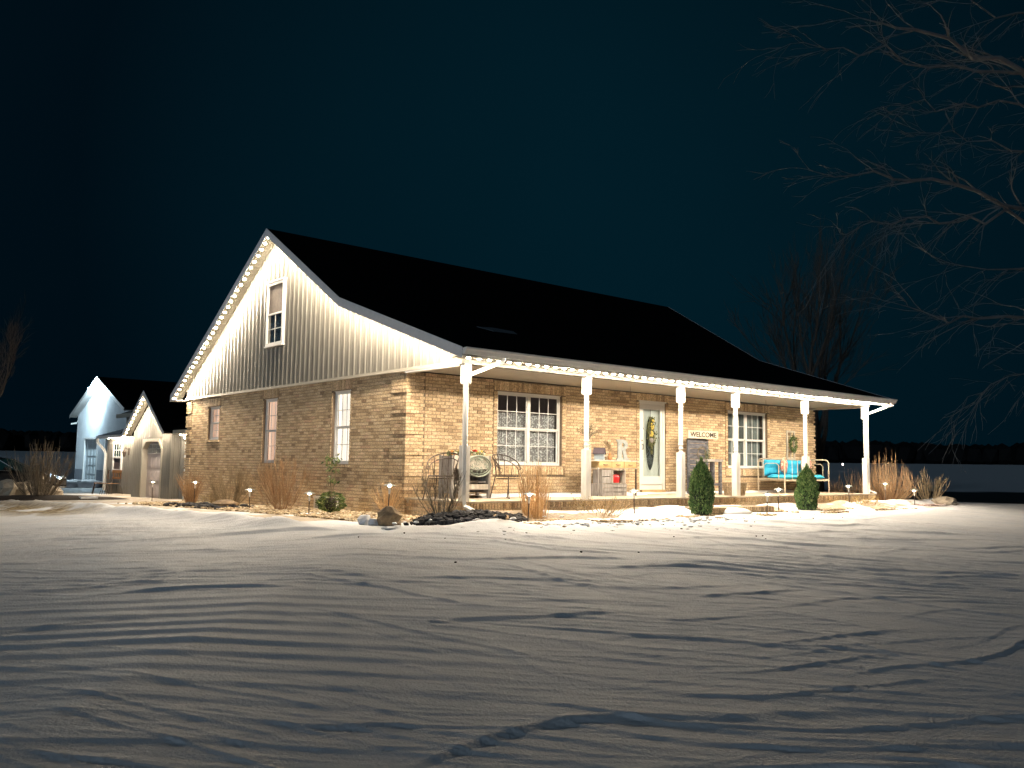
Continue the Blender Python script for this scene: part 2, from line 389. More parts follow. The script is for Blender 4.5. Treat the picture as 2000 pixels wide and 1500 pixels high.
# beds: lumpy snow
inb = (dl < 0)*(Y < -1.9)*(X > -1.4)*(X < 18)
frontbed = sst(0, .3, -dl)*(1-sst(-2.2, -1.9, Y))*sst(-1.4, -.6, X)*(1-sst(17.5, 18.5, X))
lump = fbm(X*1.3, Y*1.3, 4, 51)
Z += frontbed*(.13*(lump-.42)+.14*np.exp(-((Y+2.25)/.40)**2))
# ground-colour masks: r soil, g dead grass, b dark bare ground, a concrete
soil = np.zeros_like(X); grass = np.zeros_like(X); darkg = np.zeros_like(X); conc = np.zeros_like(X)
gb = (X < 0)*(X > -1.75-.03*np.maximum(Y, 0))*(Y > -1.9)*(Y < 11.5)*(dl < 0)
nz1 = fbm(X*1.6, Y*1.6, 4, 61)
soil = gb*sst(.40, .46, nz1+.06)
fb = frontbed*sst(.57, .62, fbm(X*1.1+5, Y*1.6, 4, 62)+.04)*.9
soil = np.maximum(soil, fb)
conc = ((dl < 0)*(X < -1.75-.03*np.maximum(Y, 0))*(Y > -.6)*(Y < 30)*(1-sst(.62, .68, fbm(X*.9, Y*.9, 4, 63))) )
conc = np.maximum(conc, (dl < 0)*(X < 3)*(Y > 11.5)*(Y < 26)*(X > -3.6)*(1-sst(.60, .68, fbm(X*.6, Y*.5, 4, 64))))
conc = conc*(1-((X < -2.2)*(Y > 25)))
gm = np.exp(-((dl-1.2)/.8)**2)*sst(4.0, 7.5, Y)*(1-sst(15, 19, Y))
grass = gm*sst(.42, .56, fbm(X*1.6, Y*.9, 4, 65))*1.1
a_ = (X-CAM[0])*.7651-(Y-CAM[1])*.6438; b_ = (X-CAM[0])*.6433+(Y-CAM[1])*.7656
edge = 31+1.2*(fbm(a_*.25, b_*.1, 3, 66)-.5)*6
darkg = sst(0, 1.2, b_-edge)*(1-sst(53, 54, b_))*sst(10, 14, a_)
darkg = np.maximum(darkg, sst(36, 38, b_)*(1-sst(66, 68, b_))*(1-sst(-11, -7, a_)))
nr, nc = X.shape
verts = np.stack([X, Y, Z], -1).reshape(-1, 3)
idx = np.arange(nr*nc).reshape(nr, nc); nx = np.roll(idx, -1, 1)
quads = np.stack([idx[:-1], nx[:-1], nx[1:], idx[1:]], -1).reshape(-1, 4)
me = bpy.data.meshes.new('snow_ground'); me.vertices.add(len(verts)); me.vertices.foreach_set('co', verts.ravel())
me.loops.add(quads.size); me.loops.foreach_set('vertex_index', quads.ravel()); me.polygons.add(len(quads))
me.polygons.foreach_set('loop_start', np.arange(len(quads))*4); me.polygons.foreach_set('loop_total', np.full(len(quads), 4))
me.polygons.foreach_set('use_smooth', np.ones(len(quads), bool)); me.update(calc_edges=True)
at = me.color_attributes.new('cover', 'FLOAT_COLOR', 'POINT')
at.data.foreach_set('color', np.stack([soil, grass, darkg, conc], -1).reshape(-1).astype(np.float32))
gm_ = bpy.data.materials.new('snow_ground'); gm_.use_nodes = True; n = gm_.node_tree; b = n.nodes['Principled BSDF']
b.inputs['Roughness'].default_value = .65; b.inputs['Specular IOR Level'].default_value = .35
va = n.nodes.new('ShaderNodeVertexColor'); va.layer_name = 'cover'; sp = n.nodes.new('ShaderNodeSeparateColor'); n.links.new(va.outputs[0], sp.inputs[0])
geo = n.nodes.new('ShaderNodeNewGeometry')
def noise(sc, det=5):
    z = n.nodes.new('ShaderNodeTexNoise'); z.inputs['Scale'].default_value = sc; z.inputs['Detail'].default_value = det
    n.links.new(geo.outputs['Position'], z.inputs[0]); return z.outputs['Fac']
def ramp(f, c0, c1, p0=.35, p1=.65):
    r = n.nodes.new('ShaderNodeValToRGB'); e = r.color_ramp.elements; e[0].position = p0; e[1].position = p1
    e[0].color = (*c0, 1); e[1].color = (*c1, 1); n.links.new(f, r.inputs[0]); return r.outputs[0]
def mix(f, a, bb):
    x = n.nodes.new('ShaderNodeMix'); x.data_type = 'RGBA'; n.links.new(f, x.inputs[0]); n.links.new(a, x.inputs[6]); n.links.new(bb, x.inputs[7]); return x.outputs[2]
c = ramp(noise(1.5), (.74, .76, .80), (.82, .82, .84))
c = mix(sp.outputs[1], c, ramp(noise(9), (.16, .11, .05), (.42, .34, .20), .4, .6))
c = mix(va.outputs[1], c, ramp(noise(3), (.34, .27, .19), (.52, .43, .32)))
c = mix(sp.outputs[0], c, ramp(noise(22), (.14, .09, .05), (.38, .28, .17)))
c = mix(sp.outputs[2], c, ramp(noise(.8), (.006, .005, .004), (.02, .018, .015)))
n.links.new(c, b.inputs['Base Color'])
bp = n.nodes.new('ShaderNodeBump'); bp.inputs['Strength'].default_value = .55; bp.inputs['Distance'].default_value = .012
n.links.new(noise(46, 9), bp.inputs['Height']); n.links.new(bp.outputs[0], b.inputs['Normal'])
me.materials.append(gm_)
ground = bpy.data.objects.new('snowy_ground', me); C.objects.link(ground); ground['kind'] = 'structure'

# far wood behind the field: one irregular dark mass ring
def far_wood():
    m = MB(); rng = random.Random(5)
    mats = mat('far_wood', (.012, .013, .014), 1, var=.3, spec=0)
    for i in range(1500):
        a = rng.uniform(-75, 75); r = rng.uniform(395, 440)
        x = CAM[0]+r*math.sin(vth+R(a)); y = CAM[1]+r*math.cos(vth+R(a)); z = Gs(x, y)
        h = 6.5+5*float(vn(a*.11, 0, 77))+1.5*float(vn(a*.4, 3, 78))+rng.uniform(-.5, .5)
        m.blob((x, y, z+h*.45), (rng.uniform(3, 6), rng.uniform(3, 6), h*.55), seed=i, sub=1, jit=.25)
    m.build('far_wood', mats, kind='stuff')['label'] = 'dark distant wood beyond the snowy field'
far_wood()

# ------------------------------------------------------------------ bricks
PITCH = .0677; BH = .057; BL = .194
FULL = {}
def brick_mesh(l, h, d, axis):
    k = (round(l, 3), round(h, 3), round(d, 3), axis)
    if k not in FULL:
        m = MB()
        if axis == 'x': m.box((0, 0, 0), (l, d, h))
        else: m.box((0, 0, 0), (d, l, h))
        FULL[k] = m.mesh('brick', BRICK)
    return FULL[k]
class Wall:
    """bricks laid on a vertical face: axis 'x' faces -y, axis 'y' faces -x"""
    def __init__(s, core, axis, plane): s.core = core; s.axis = axis; s.pl = plane; s.br = []
    def put(s, u, z, l, h=BH, proud=0, d=.07): s.br.append((u, z, l, h, proud+random.uniform(-.0012, .0012), d))
    def lay(s, u0, u1, z0, z1, holes=(), off=0, proud=0):
        z = z0; row = off
        while z+BH <= z1+.002:
            st = u0-(.102 if row % 2 else 0)
            segs = [(u0, u1)]
            for (a, b, c, e) in holes:
                if z+BH > c+.004 and z < e-.004:
                    ns = []
                    for (p, q) in segs:
                        if b <= p or a >= q: ns.append((p, q)); continue
                        if a > p: ns.append((p, a))
                        if b < q: ns.append((b, q))
                    segs = ns
            x = st
            while x < u1:
                for (p, q) in segs:
                    a = max(x, p); e = min(x+BL, q)
                    if e-a > .028: s.put(a, z, e-a, proud=proud)
                x += BL+.0105
            z += PITCH; row += 1
    def col(s, u, z0, z1, l=.095, proud=.012):
        z = z0
        while z+BH <= z1+.002: s.put(u, z, l, proud=proud); z += PITCH
    def soldier(s, u0, u1, z, h=.194, w=.057, proud=.012):
        k = max(1, int((u1-u0+.01)/(w+.0105))); p = (u1-u0+.0105)/k
        for i in range(k): s.put(u0+i*p, z, p-.0105, h, proud)
    def finish(s, limit=300, name='brick'):
        def pos(bk):
            u, z, l, h, pr, d = bk
            return (u, s.pl-pr, z) if s.axis == 'x' else (s.pl-pr, u, z)
        s.br.sort(key=lambda q: depth(pos(q)))
        vis = [q for q in s.br if q[1] > -.32]; hid = [q for q in s.br if q[1] <= -.32]
        one, rest = vis[:limit], vis[limit:]+hid
        for q in one:
            o = bpy.data.objects.new(name, brick_mesh(q[2], q[3], q[5], s.axis)); C.objects.link(o)
            o.parent = s.core; o.location = pos(q)
        if rest:
            m = MB()
            for q in rest:
                p = pos(q)
                if s.axis == 'x': m.box(p, (p[0]+q[2], p[1]+q[5], p[2]+q[3]))
                else: m.box(p, (p[0]+q[5], p[1]+q[2], p[2]+q[3]))
            m.build('brick_courses', BRICK, s.core, kind='stuff')
def core_wall(m, axis, plane, thick, u0, u1, z0, z1, holes):
    us = sorted({u0, u1, *[h[0] for h in holes], *[h[1] for h in holes]}); zs = sorted({z0, z1, *[h[2] for h in holes], *[h[3] for h in holes]})
    for i in range(len(us)-1):
        j = 0
        while j < len(zs)-1:
            def solid(j):
                cu = (us[i]+us[i+1])/2; cz = (zs[j]+zs[j+1])/2
                return not any(h[0] < cu < h[1] and h[2] < cz < h[3] for h in holes)
            if not solid(j): j += 1; continue
            k = j
            while k+1 < len(zs)-1 and solid(k+1): k += 1
            if axis == 'x': m.box((us[i], plane, zs[j]), (us[i+1], plane+thick, zs[k+1]))
            else: m.box((plane, us[i], zs[j]), (plane+thick, us[i+1], zs[k+1]))
            j = k+1

L, W, P = 14.512, 11.809, 1.835
YP, ZP, YB, ZB = 5.905, 6.388, 2.116, 4.13
ZE, OX, OY, ZT = 2.657, .368, .433, 2.443
house = thing('brick_house', 'large tan brick house with ribbed gable, long front porch and black roof', 'house')
FH = [(2.276, 4.13, .651, 2.202), (10.246, 12.079, .651, 2.202), (6.717, 7.676, .04, 2.25)]
GH = [(2.17, 2.95, .62, 2.205), (5.72, 6.50, .62, 2.205), (9.33, 10.13, 1.24, 2.165), (2.55, 3.56, -.60, -.09)]
m = MB(); core_wall(m, 'x', .011, .22, .004, L-.004, -.6, ZT, FH)
fw_ = m.build('front_wall', MORTAR, house)
m = MB(); core_wall(m, 'y', .011, .22, .235, W-.004, -.75, ZT, GH); m.box((.011, .012, -.75), (.22, .2295, ZT))
gw_ = m.build('gable_wall', MORTAR, house)
m = MB(); m.box((.24, W-.22, -.75), (L-.22, W, ZT)); m.box((L-.22, .24, -.75), (L-.003, W, ZT)); m.build('rear_wall', BRICK, house)
QL = .43
def quoins(w, u_edge, sgn, lim0, lim1):
    z = lim0; k = 0
    while z < lim1-.06:
        l = QL
        for r in range(5):
            zz = z+r*PITCH
            if zz+BH > lim1+.003: break
            a, b = (u_edge, u_edge+l) if sgn > 0 else (u_edge-l, u_edge)
            c = a+(BL if r % 2 else .095)
            w.put(a, zz, min(BL if r % 2 else .095, b-a), proud=.026, d=.09)
            x = c+.0105
            while x < b-.03: w.put(x, zz, min(BL, b-x), proud=.026, d=.09); x += BL+.0105
        z += 6*PITCH; k += 1
w = Wall(fw_, 'x', .0)
QZ0 = ZT-6*6*PITCH
holes = []
for (a, b, c, e) in FH[:2]:
    holes.append((a-.115, b+.115, c-.215, e+.23))
a, b, c, e = FH[2]; holes.append((a-.115, b+.115, 0, e+.20))
qh = [(-.1, QL+.01, 0, ZT+.1), (L-QL-.01, L+.1, 0, ZT+.1)]
w.lay(0, L, .004, ZT, holes+qh)
w.lay(0, .0+L, .004-7*PITCH, .0, [], proud=0)
for (a, b, c, e) in FH[:2]:
    w.soldier(a-.105, b+.105, e+.015); w.soldier(a-.105, b+.105, c-.20, h=.18)
    w.col(a-.106, c-.01, e+.01); w.col(b+.012, c-.01, e+.01)
a, b, c, e = FH[2]; w.soldier(a-.105, b+.105, e+.015, h=.17); w.col(a-.106, .0, e+.01); w.col(b+.012, .0, e+.01)
quoins(w, 0-.02, 1, .004, ZT); quoins(w, L+.02, -1, .004, ZT)
for q in range(6):  # recessed course between quoin blocks
    z = .004+5*PITCH+q*6*PITCH
    if z+BH < ZT:
        for e0 in (0, L-QL):
            w.put(e0, z, BL, proud=-.002); w.put(e0+BL+.0105, z, BL, proud=-.002)
w.finish()
w = Wall(gw_, 'y', 0.)
holes = []
for (a, b, c, e) in GH[:3]: holes.append((a-.07, b+.07, c-.075, e+.25))
holes.append((2.5, 3.6, -.75, -.07))
w.lay(0.08, W-.0, .004-10*PITCH, ZT, holes+[(-.1, QL+.01, 0, ZT+.1), (W-QL-.01, W+.1, -.7, ZT+.1)])
for (a, b, c, e) in GH[:3]:
    w.soldier(a-.06, b+.06, e+.015, h=.205); w.soldier(a-.06, b+.06, c-.068, h=.055, proud=.03)
    w.col(a-.064, c, e+.01, l=.055, proud=.006); w.col(b+.009, c, e+.01, l=.055, proud=.006)
quoins(w, .08, 1, .004, ZT); quoins(w, W+.02, -1, .004-12*PITCH, ZT)
for q in range(6):
    z = .004+5*PITCH+q*6*PITCH
    if z+BH < ZT:
        w.put(.08, z, BL, proud=-.002); w.put(.08+BL+.0105, z, BL-.06, proud=-.002)
        w.put(W-QL, z, BL, proud=-.002); w.put(W-QL+BL+.01, z, BL, proud=-.002)
w.finish()

# ---- gable siding: ribbed panels
def roof_z(y):
    if y > YP: return ZP-(ZP-2.572)*(y-YP)/(W+OY-YP)
    if y > YB: return ZP-(ZP-ZB)*(YP-y)/(YP-YB)
    return ZB-(ZB-ZE)*(YB-y)/(YB+P+OY)
def ribbed_panel(y0, y1, x, z0f, z1f, nrib=4, rib=.022, axis='y', name='siding_panel', mt=None, parent=None, sgn=-1):
    pw = (y1-y0)/nrib; prof = []
    for k in range(nrib):
        b0 = y0+k*pw
        for (f, o) in ((0, 0), (.30, 0), (.36, .35), (.42, 0), (.62, 0), (.70, rib/.022), (.80, rib/.022), (.88, 0)):
            prof.append((b0+f*pw, o*.022))
    prof.append((y1-.001, 0))
    m = MB(); vs = []
    for (yy, o) in prof:
        xx = x+sgn*o
        if axis == 'y': vs += [(xx, yy, z0f(yy)), (xx, yy, z1f(yy))]
        else: vs += [(yy, xx, z0f(yy)), (yy, xx, z1f(yy))]
    m.add(vs, [(2*i, 2*i+2, 2*i+3, 2*i+1) for i in range(len(prof)-1)])
    return m.build(name, mt or SIDING, parent)
ys = np.linspace(-P+.02, W, 16)
for i in range(15):
    ribbed_panel(ys[i], ys[i+1], -.035, lambda y: ZT+.03, lambda y: roof_z(y)-.10, parent=house)
m = MB(); m.prism([(0, -P, ZT), (0, W, ZT), (0, W, 2.5), (0, YP, ZP-.12), (0, YB, ZB-.10), (0, -P, ZE-.09)], (.12, 0, 0)); m.build('gable_backing', CREAM, house)
m = MB(); m.box((-.075, -P-.02, ZT-.015), (0.0, W+.01, ZT+.045)); m.build('base_trim', CREAM, house)
# ---- roof
def slab(m, y0, z0, y1, z1, t, xa, xc, over=0):
    m.prism([(xa, y0, z0), (xa, y1, z1), (xa, y1, z1-t), (xa, y0, z0-t)], (xc-xa, 0, 0))
m = MB(); XA, XC = -OX, L+OX
poly = [(XA, -P-OY, ZE), (XA, YB, ZB), (XA, YP, ZP), (XA, W+OY, 2.572), (XA, W+OY, 2.572-.06), (XA, YP, ZP-.07), (XA, YB, ZB-.06), (XA, -P-OY, ZE-.05)]
m.add([Vector(p) for p in poly]+[Vector(p)+Vector((XC-XA, 0, 0)) for p in poly],
      [(0, 1, 9, 8), (1, 2, 10, 9), (2, 3, 11, 10), (3, 4, 12, 11), (4, 5, 13, 12), (5, 6, 14, 13), (6, 7, 15, 14), (7, 0, 8, 15),
       (0, 7, 6, 1), (1, 6, 5, 2), (2, 5, 4, 3), (8, 9, 14, 15), (9, 10, 13, 14), (10, 11, 12, 13)])
m.build('roof', ROOF, house)
# ---- rake fascia boards and soffits on both gable ends
def strip_prism(m, x0, x1, pts, t0, t1):
    for (ya, za), (yc, zc) in zip(pts[:-1], pts[1:]):
        m.prism([(x0, ya, za-t0), (x0, yc, zc-t0), (x0, yc, zc-t1), (x0, ya, za-t1)], (x1-x0, 0, 0))
RK = [(-P-OY, ZE), (YB, ZB), (YP, ZP), (W+OY, 2.572)]
for s0, nm in ((-1, 0), (1, 1)):
    x0 = -OX if s0 < 0 else L+OX
    m = MB(); strip_prism(m, x0-.012 if s0 < 0 else x0, x0 if s0 < 0 else x0+.012, RK, -.005, .19); m.build('rake_fascia', FASCIA, house)
    m = MB(); strip_prism(m, (x0+.012) if s0 < 0 else L+.04, -.04 if s0 < 0 else x0-.012, RK, .115, .135)
    sf = m.build('rake_soffit', SOFF, house)
    if s0 < 0:  # soffit grooves: little battens across it
        m = MB()
        for (ya, za), (yc, zc) in zip(RK[:-1], RK[1:]):
            n_ = int(math.hypot(yc-ya, zc-za)/.10)
            for k in range(n_):
                f = (k+.5)/n_; g = (k+.62)/n_
                m.prism([(x0+.02, ya+(yc-ya)*f, za+(zc-za)*f-.134), (x0+.02, ya+(yc-ya)*g, za+(zc-za)*g-.134), (x0+.02, ya+(yc-ya)*g, za+(zc-za)*g-.141), (x0+.02, ya+(yc-ya)*f, za+(zc-za)*f-.141)], (.30, 0, 0))
        m.build('soffit_ribs', SOFF, house, kind='stuff')
# rear eave return box (bottom left corner of the gable)
m = MB(); m.box((-OX+.004, W-.02, 2.40), (-.004, W+OY, 2.43)); m.build('eave_return', WHITE, house)
# ---- front gutter, fascia, eave soffit, beam, ceiling
m = MB(); y0 = -P-OY
m.prism([(-OX, y0-.005, ZE-.015), (-OX, y0-.12, ZE-.005), (-OX, y0-.125, ZE-.035), (-OX, y0-.10, ZE-.06), (-OX, y0-.07, ZE-.12), (-OX, y0-.005, ZE-.12)], (L+2*OX, 0, 0))
m.build('front_gutter', WHITE, house)
m = MB(); m.box((-OX+.015, y0, ZE-.15), (L+OX-.015, y0+.02, ZE-.01)); m.build('front_fascia', WHITE, house)
m = MB(); m.box((-OX+.015, y0+.021, 2.505), (L+OX-.015, -P-.085, 2.52)); m.build('eave_soffit', SOFF, house)
m = MB(); m.box((-.07, -P-.08, 2.425), (L-.30, -P+.08, 2.504)); bm_ = m.build('porch_beam', BEAM, house)
m = MB(); m.box((-.068, -P+.081, 2.396), (.07, -.02, ZT-.016)); m.build('side_beam', WHITE, house)
m = MB(); m.box((L-.44, -P+.081, 2.396), (L-.31, -.02, 2.56)); m.build('side_beam', CREAM, house)
m = MB(); m.box((.071, -P+.081, 2.455), (L-.445, .004, 2.475)); m.build('porch_ceiling', CREAM, house)
# ---- posts
PX = [.047, 3.071, 6.005, 8.026, 11.011, L-.44]
def post(x):
    m = MB(); s = .070; y = -P; Z0 = 0; Z1 = 2.423
    m.box((x-s, y-s, Z0), (x+s, y+s, .98)); m.box((x-s, y-s, 2.08), (x+s, y+s, Z1))
    prof = [(.07, .98), (.045, 1.0), (.05, 1.04), (.062, 1.06), (.05, 1.085), (.055, 1.13), (.064, 1.15), (.056, 1.17), (.058, 1.45), (.055, 1.8), (.052, 1.88), (.062, 1.90), (.05, 1.93), (.05, 1.97), (.063, 1.99), (.048, 2.02), (.066, 2.08)]
    prof = [(q_[0]*.88, q_[1]) for q_ in prof]
    m.lathe(prof, (x, y, 0), 12); m.build('porch_post', WHITEOLD, house)
for x in PX: post(x)
# ---- downspouts
def spout(pts, w=.045, label=None):
    m = MB(); m.tube(pts, w, 4); return m.build('downspout', WHITE, house, label=label)
y0 = -P-OY-.06
spout([(.52, y0, ZE-.12), (.50, y0, ZE-.19), (.02, -P-.13, 2.22), (-.06, -P-.13, 2.12), (-.06, -P-.13, 1.2), (-.06, -P-.13, .12), (-.05, -P-.16, -.08), (-.02, -P-.42, -.16)], .042)
spout([(L+OX-.28, y0, ZE-.12), (L+OX-.29, y0, ZE-.19), (L-.36, -P-.02, 2.22), (L-.35, -P-.01, 2.1), (L-.35, -P-.01, .1), (L-.1, -P-.1, .0)], .035)
# ---- porch slab and its brick skirt
m = MB(); m.box((.0, -P-.155, -.030), (L-.2, .0, .0)); m.box((.05, -P-.10, -.6), (L-.25, -.01, -.031))
slabo = m.build('porch_slab', CONC, house)
class Skirt(Wall): pass
w = Wall(slabo, 'x', -P-.14)
w.soldier(.03, L-.23, -.034-.10, h=.098, proud=0)
for r in range(4):
    zz = -.034-.107-PITCH*(r+1)+.01
    x = .03-(.1 if r % 2 else 0)
    while x < L-.25: 
        a = max(.03, x); w.put(a, zz, min(BL, x+BL-a, L-.23-a)); x += BL+.0105
w.finish()
w = Wall(slabo, 'y', .02)
for r in range(5):
    zz = -.034-PITCH*(r+1)+.01
    y = -P-.13-(.1 if r % 2 else 0)
    while y < -.15: 
        a = max(-P-.13, y); w.put(a, zz, min(BL, y+BL-a)); y += BL+.0105
w.finish(60)
# brick step in front of the door walk
stp = MB(); stp.box((5.45, -2.95, -.6), (7.85, -2.0, -.185)); so = stp.build('porch_step', MORTAR, house)
w = Wall(so, 'x', -2.96); w.soldier(5.44, 7.86, -.285, h=.105, proud=0)
for r in range(3):
    x = 5.44-(.1 if r % 2 else 0)
    while x < 7.84: a = max(5.44, x); w.put(a, -.355-PITCH*r, min(BL, x+BL-a, 7.86-a)); x += BL+.0105
w.finish()

# ---- windows
def window(axis, plane, u0, u1, z0, z1, units=1, cols=2, curtain=None, glow=None, fr=.045, depthin=.07, rows_up=2, rows_dn=2, label=None, valance=None, fm=None, bottom_mull=True):
    """axis 'x': on the wall facing -y"""
    fm = fm or WHITE
    def B(m, a, b, p0, p1, c, e):
        if axis == 'x': m.box((a, plane+p0, c), (b, plane+p1, e))
        else: m.box((plane+p0, a, c), (plane+p1, b, e))
    m = MB(); f = fr; d0 = depthin; d1 = depthin+.06
    B(m, u0, u0+f, d0, d1, z0, z1); B(m, u1-f, u1, d0, d1, z0, z1)
    B(m, u0+f, u1-f, d0, d1, z1-f, z1); B(m, u0+f, u1-f, d0, d1, z0, z0+f)
    B(m, u0-.01, u1+.01, d0-.025, d0-.001, z1-.012, z1+.012)
    win = m.build('window', fm, house, label=label)
    uw = (u1-u0-2*f-(units-1)*.07)/units; zm = (z0+z1)/2
    for k in range(units):
        a = u0+f+k*(uw+.07); b = a+uw
        if k:
            m = MB(); B(m, a-.07, a, d0-.004, d1, z0+f, z1-f); m.build('mullion', fm, win)
        for up in (0, 1):
            c, e = (zm, z1-f) if up else (z0+f, zm)
            s = .028; p0 = d0+.012+(.02 if not up else 0); p1 = p0+.02
            m = MB(); B(m, a, a+s, p0, p1, c, e); B(m, b-s, b, p0, p1, c, e); B(m, a+s, b-s, p0, p1, e-s, e); B(m, a+s, b-s, p0, p1, c, c+s)
            m.build('sash', fm, win)
            m = MB(); g = .007
            for q in range(1, cols):
                uu = a+s+(uw-2*s)*q/cols; B(m, uu-g, uu+g, p0+.006, p1-.002, c+s, e-s)
            nr_ = rows_up if up else rows_dn
            for q in range(1, nr_):
                zz = c+s+(e-c-2*s)*q/nr_; B(m, a+s, b-s, p0+.004, p1-.004, zz-g, zz+g)
            if m.v: m.build('muntin', fm, win)
            m = MB(); B(m, a+s, b-s, p0+.011, p0+.014, c+s, e-s); m.build('pane', GLASS, win)
    # curtain behind: folded sheet
    def sheet(mt, zz0, zz1, ua, ub, off, amp, name, wl=.06):
        m = MB(); N = int((ub-ua)/.012); vs = []
        for i in range(N+1):
            uu = ua+(ub-ua)*i/N; o = off+amp*math.sin(uu*2*math.pi/wl)+amp*.5*math.sin(uu*41)
            for zz in (zz0, zz1): vs.append((uu, plane+o, zz) if axis == 'x' else (plane+o, uu, zz))
        m.add(vs, [(2*i, 2*i+2, 2*i+3, 2*i+1) for i in range(N)]); m.smooth = True
        return m.build(name, mt, win)
    if curtain == 'lace':
        sheet(LACE, z0+.02, z0+(z1-z0)*.72, u0+.04, u1-.04, d1+.07, .012, 'lace_curtain')
    if curtain == 'sheer':
        sheet(SHEER, z0+.02, z1-.02, u0+.30, u1-.04, d1+.09, .02, 'curtain', .12)
        sheet(SHEER, z0+.02, z0+(z1-z0)*.75, u0+.04, u0+.30, d1+.12, .02, 'curtain', .12)
    if glow: sheet(glow, z0+.0, z1-.0, u0+.02, u1-.02, d1+.035, .018, 'curtain', .11)
    # room shell behind; its surface glows faintly in place of room light
    m = MB()
    if axis == 'x': m.box((u0-.3, plane+.24, z0-.1), (u1+.3, plane+.9, z1+.05))
    else: m.box((plane+.24, u0-.3, z0-.1), (plane+.9, u1+.3, z1+.05))
    if not glow:
        m.f = m.f[:]; 
        # open the side that faces the window
        m.f.pop(2 if axis == 'x' else 5)
        m.build('room', ROOMGLOW, win)
    return win
for (a, b, c, e), cu in zip(FH[:2], ('lace', 'sheer')):
    window('x', 0, a, b, c, e, units=2, cols=3, curtain=cu, fm=WHITE, label='double window with white frame and lace curtains' if cu == 'lace' else 'double window with white frame and plain curtains')
window('y', 0, *GH[0], glow=LITC, cols=3)
window('y', 0, *GH[1], glow=LITP, cols=3)
window('y', 0, *GH[2], glow=LITP, cols=2)
# interior sills stay; basement window with pale surround
m = MB(); a, b, c, e = GH[3]
m.box((-.05, a, c), (.05, a+.06, e)); m.box((-.05, b-.06, c), (.05, b, e)); m.box((-.06, a-.02, e-.05), (.05, b+.02, e)); m.box((.02, a+.06, c), (.04, b-.06, e-.05))
m.build('basement_window', WHITEOLD, house); m = MB(); m.box((.012, a+.07, c+.02), (.018, b-.07, e-.06)); m.build('basement_pane', ROOMGLOW, house)
# attic window (proud of the siding)
aw = MB(); a, b, c, e = 5.37, 6.32, 3.50, 5.09; x = -.062
for q in ((a, a+.07, c, e), (b-.07, b, c, e), (a+.07, b-.07, e-.07, e), (a+.07, b-.07, c, c+.07)): aw.box((x-.045, q[0], q[2]), (x+.03, q[1], q[3]))
aw.box((x-.065, a-.03, e), (x+.03, b+.03, e+.035)); aw.box((x-.065, a-.02, c-.03), (x+.03, b+.02, c))
awo = aw.build('attic_window', WHITE, house)
zm = (c+e)/2
m = MB(); m.box((x-.03, a+.07, zm-.02), (x+.01, b-.07, zm+.02)); m.build('meeting_rail', WHITE, awo)
m = MB(); m.box((x-.02, (a+b)/2-.008, c+.07), (x-.012, (a+b)/2+.008, zm-.02)); m.box((x-.018, a+.07, (c+zm)/2+.01), (x-.012, b-.07, (c+zm)/2+.026)); m.build('muntin', WHITE, awo)
m = MB(); m.box((x-.005, a+.07, zm+.02), (x+.0, b-.07, e-.07)); m.build('insect_screen', mat('screen', (.22, .18, .15), .9), awo)
m = MB(); m.box((x-.003, a+.07, c+.07), (x+.002, b-.07, zm-.02)); m.build('pane', mat('attic_glass', (.03, .05, .07), .08), awo)
m = MB(); m.box((x-.007, b-.19, c+.07), (x-.0035, b-.07, zm-.02)); m.build('curtain', CREAM, awo)
# ---- front door
a, b, c, e = FH[2]; c = .19
m = MB()
for q in ((a, a+.075, .02, e), (b-.075, b, .02, e), (a+.075, b-.075, e-.075, e)): m.box((q[0], .02, q[2]), (q[1], .16, q[3]))
m.box((a-.02, -.015, e-.01), (b+.02, .02, e+.02)); m.box((a+.075, .05, .10), (b-.075, .16, .22))
dr = m.build('front_door', WHITE, house)
m = MB(); m.box((a+.03, -.06, .03), (b-.05, .05, .10)); m.build('threshold', WOODY, dr)
m = MB(); u0, u1, z0, z1 = a+.08, b-.08, .225, e-.08; s = .085
for q in ((u0, u0+s, z0, z1), (u1-s, u1, z0, z1), (u0+s, u1-s, z1-s*1.3, z1), (u0+s, u1-s, z0, z0+.20)): m.box((q[0], .03, q[2]), (q[1], .055, q[3]))
m.build('storm_door', WHITE, dr)
m = MB(); m.box((u0+s, .040, z0+.20), (u1-s, .043, z1-s*1.3)); m.build('storm_pane', GLASS, dr)
m = MB(); m.box((u0, .10, z0), (u1, .13, z1)); m.build('door_leaf', DOORP, dr)
cx, cz, rx, rz = (u0+u1)/2, 1.23, .165, .66
def ellipse(rx, rz, y, n=40): return [(cx+rx*math.cos(2*math.pi*k/n), y, cz+rz*math.sin(2*math.pi*k/n)) for k in range(n)]
m = MB(); m.prism(ellipse(rx, rz, .097), (0, -.004, 0)); m.build('oval_pane', mat('leaded_glass', (.10, .10, .08), .1, scale=25, col2=(.03, .03, .025)), dr)
m = MB(); N = 40
for k in range(N):
    q0, q1 = 2*math.pi*k/N, 2*math.pi*(k+1)/N
    m.tube([(cx+(rx+.012)*math.cos(q0), .092, cz+(rz+.012)*math.sin(q0)), (cx+(rx+.012)*math.cos(q1), .092, cz+(rz+.012)*math.sin(q1))], .016, 5)
m.build('oval_moulding', DOORP, dr)
m = MB()
for k in range(-3, 4):
    m.tube([(cx+k*.045, .089, cz-rz*.8*math.sqrt(max(0, 1-(k*.045/rx)**2))), (cx-k*.03, .089, cz-.1), (cx+k*.03, .089, cz+rz*.8*math.sqrt(max(0, 1-(k*.03/rx)**2)))], .003, 3)
m.build('lead_came', METALR, dr)
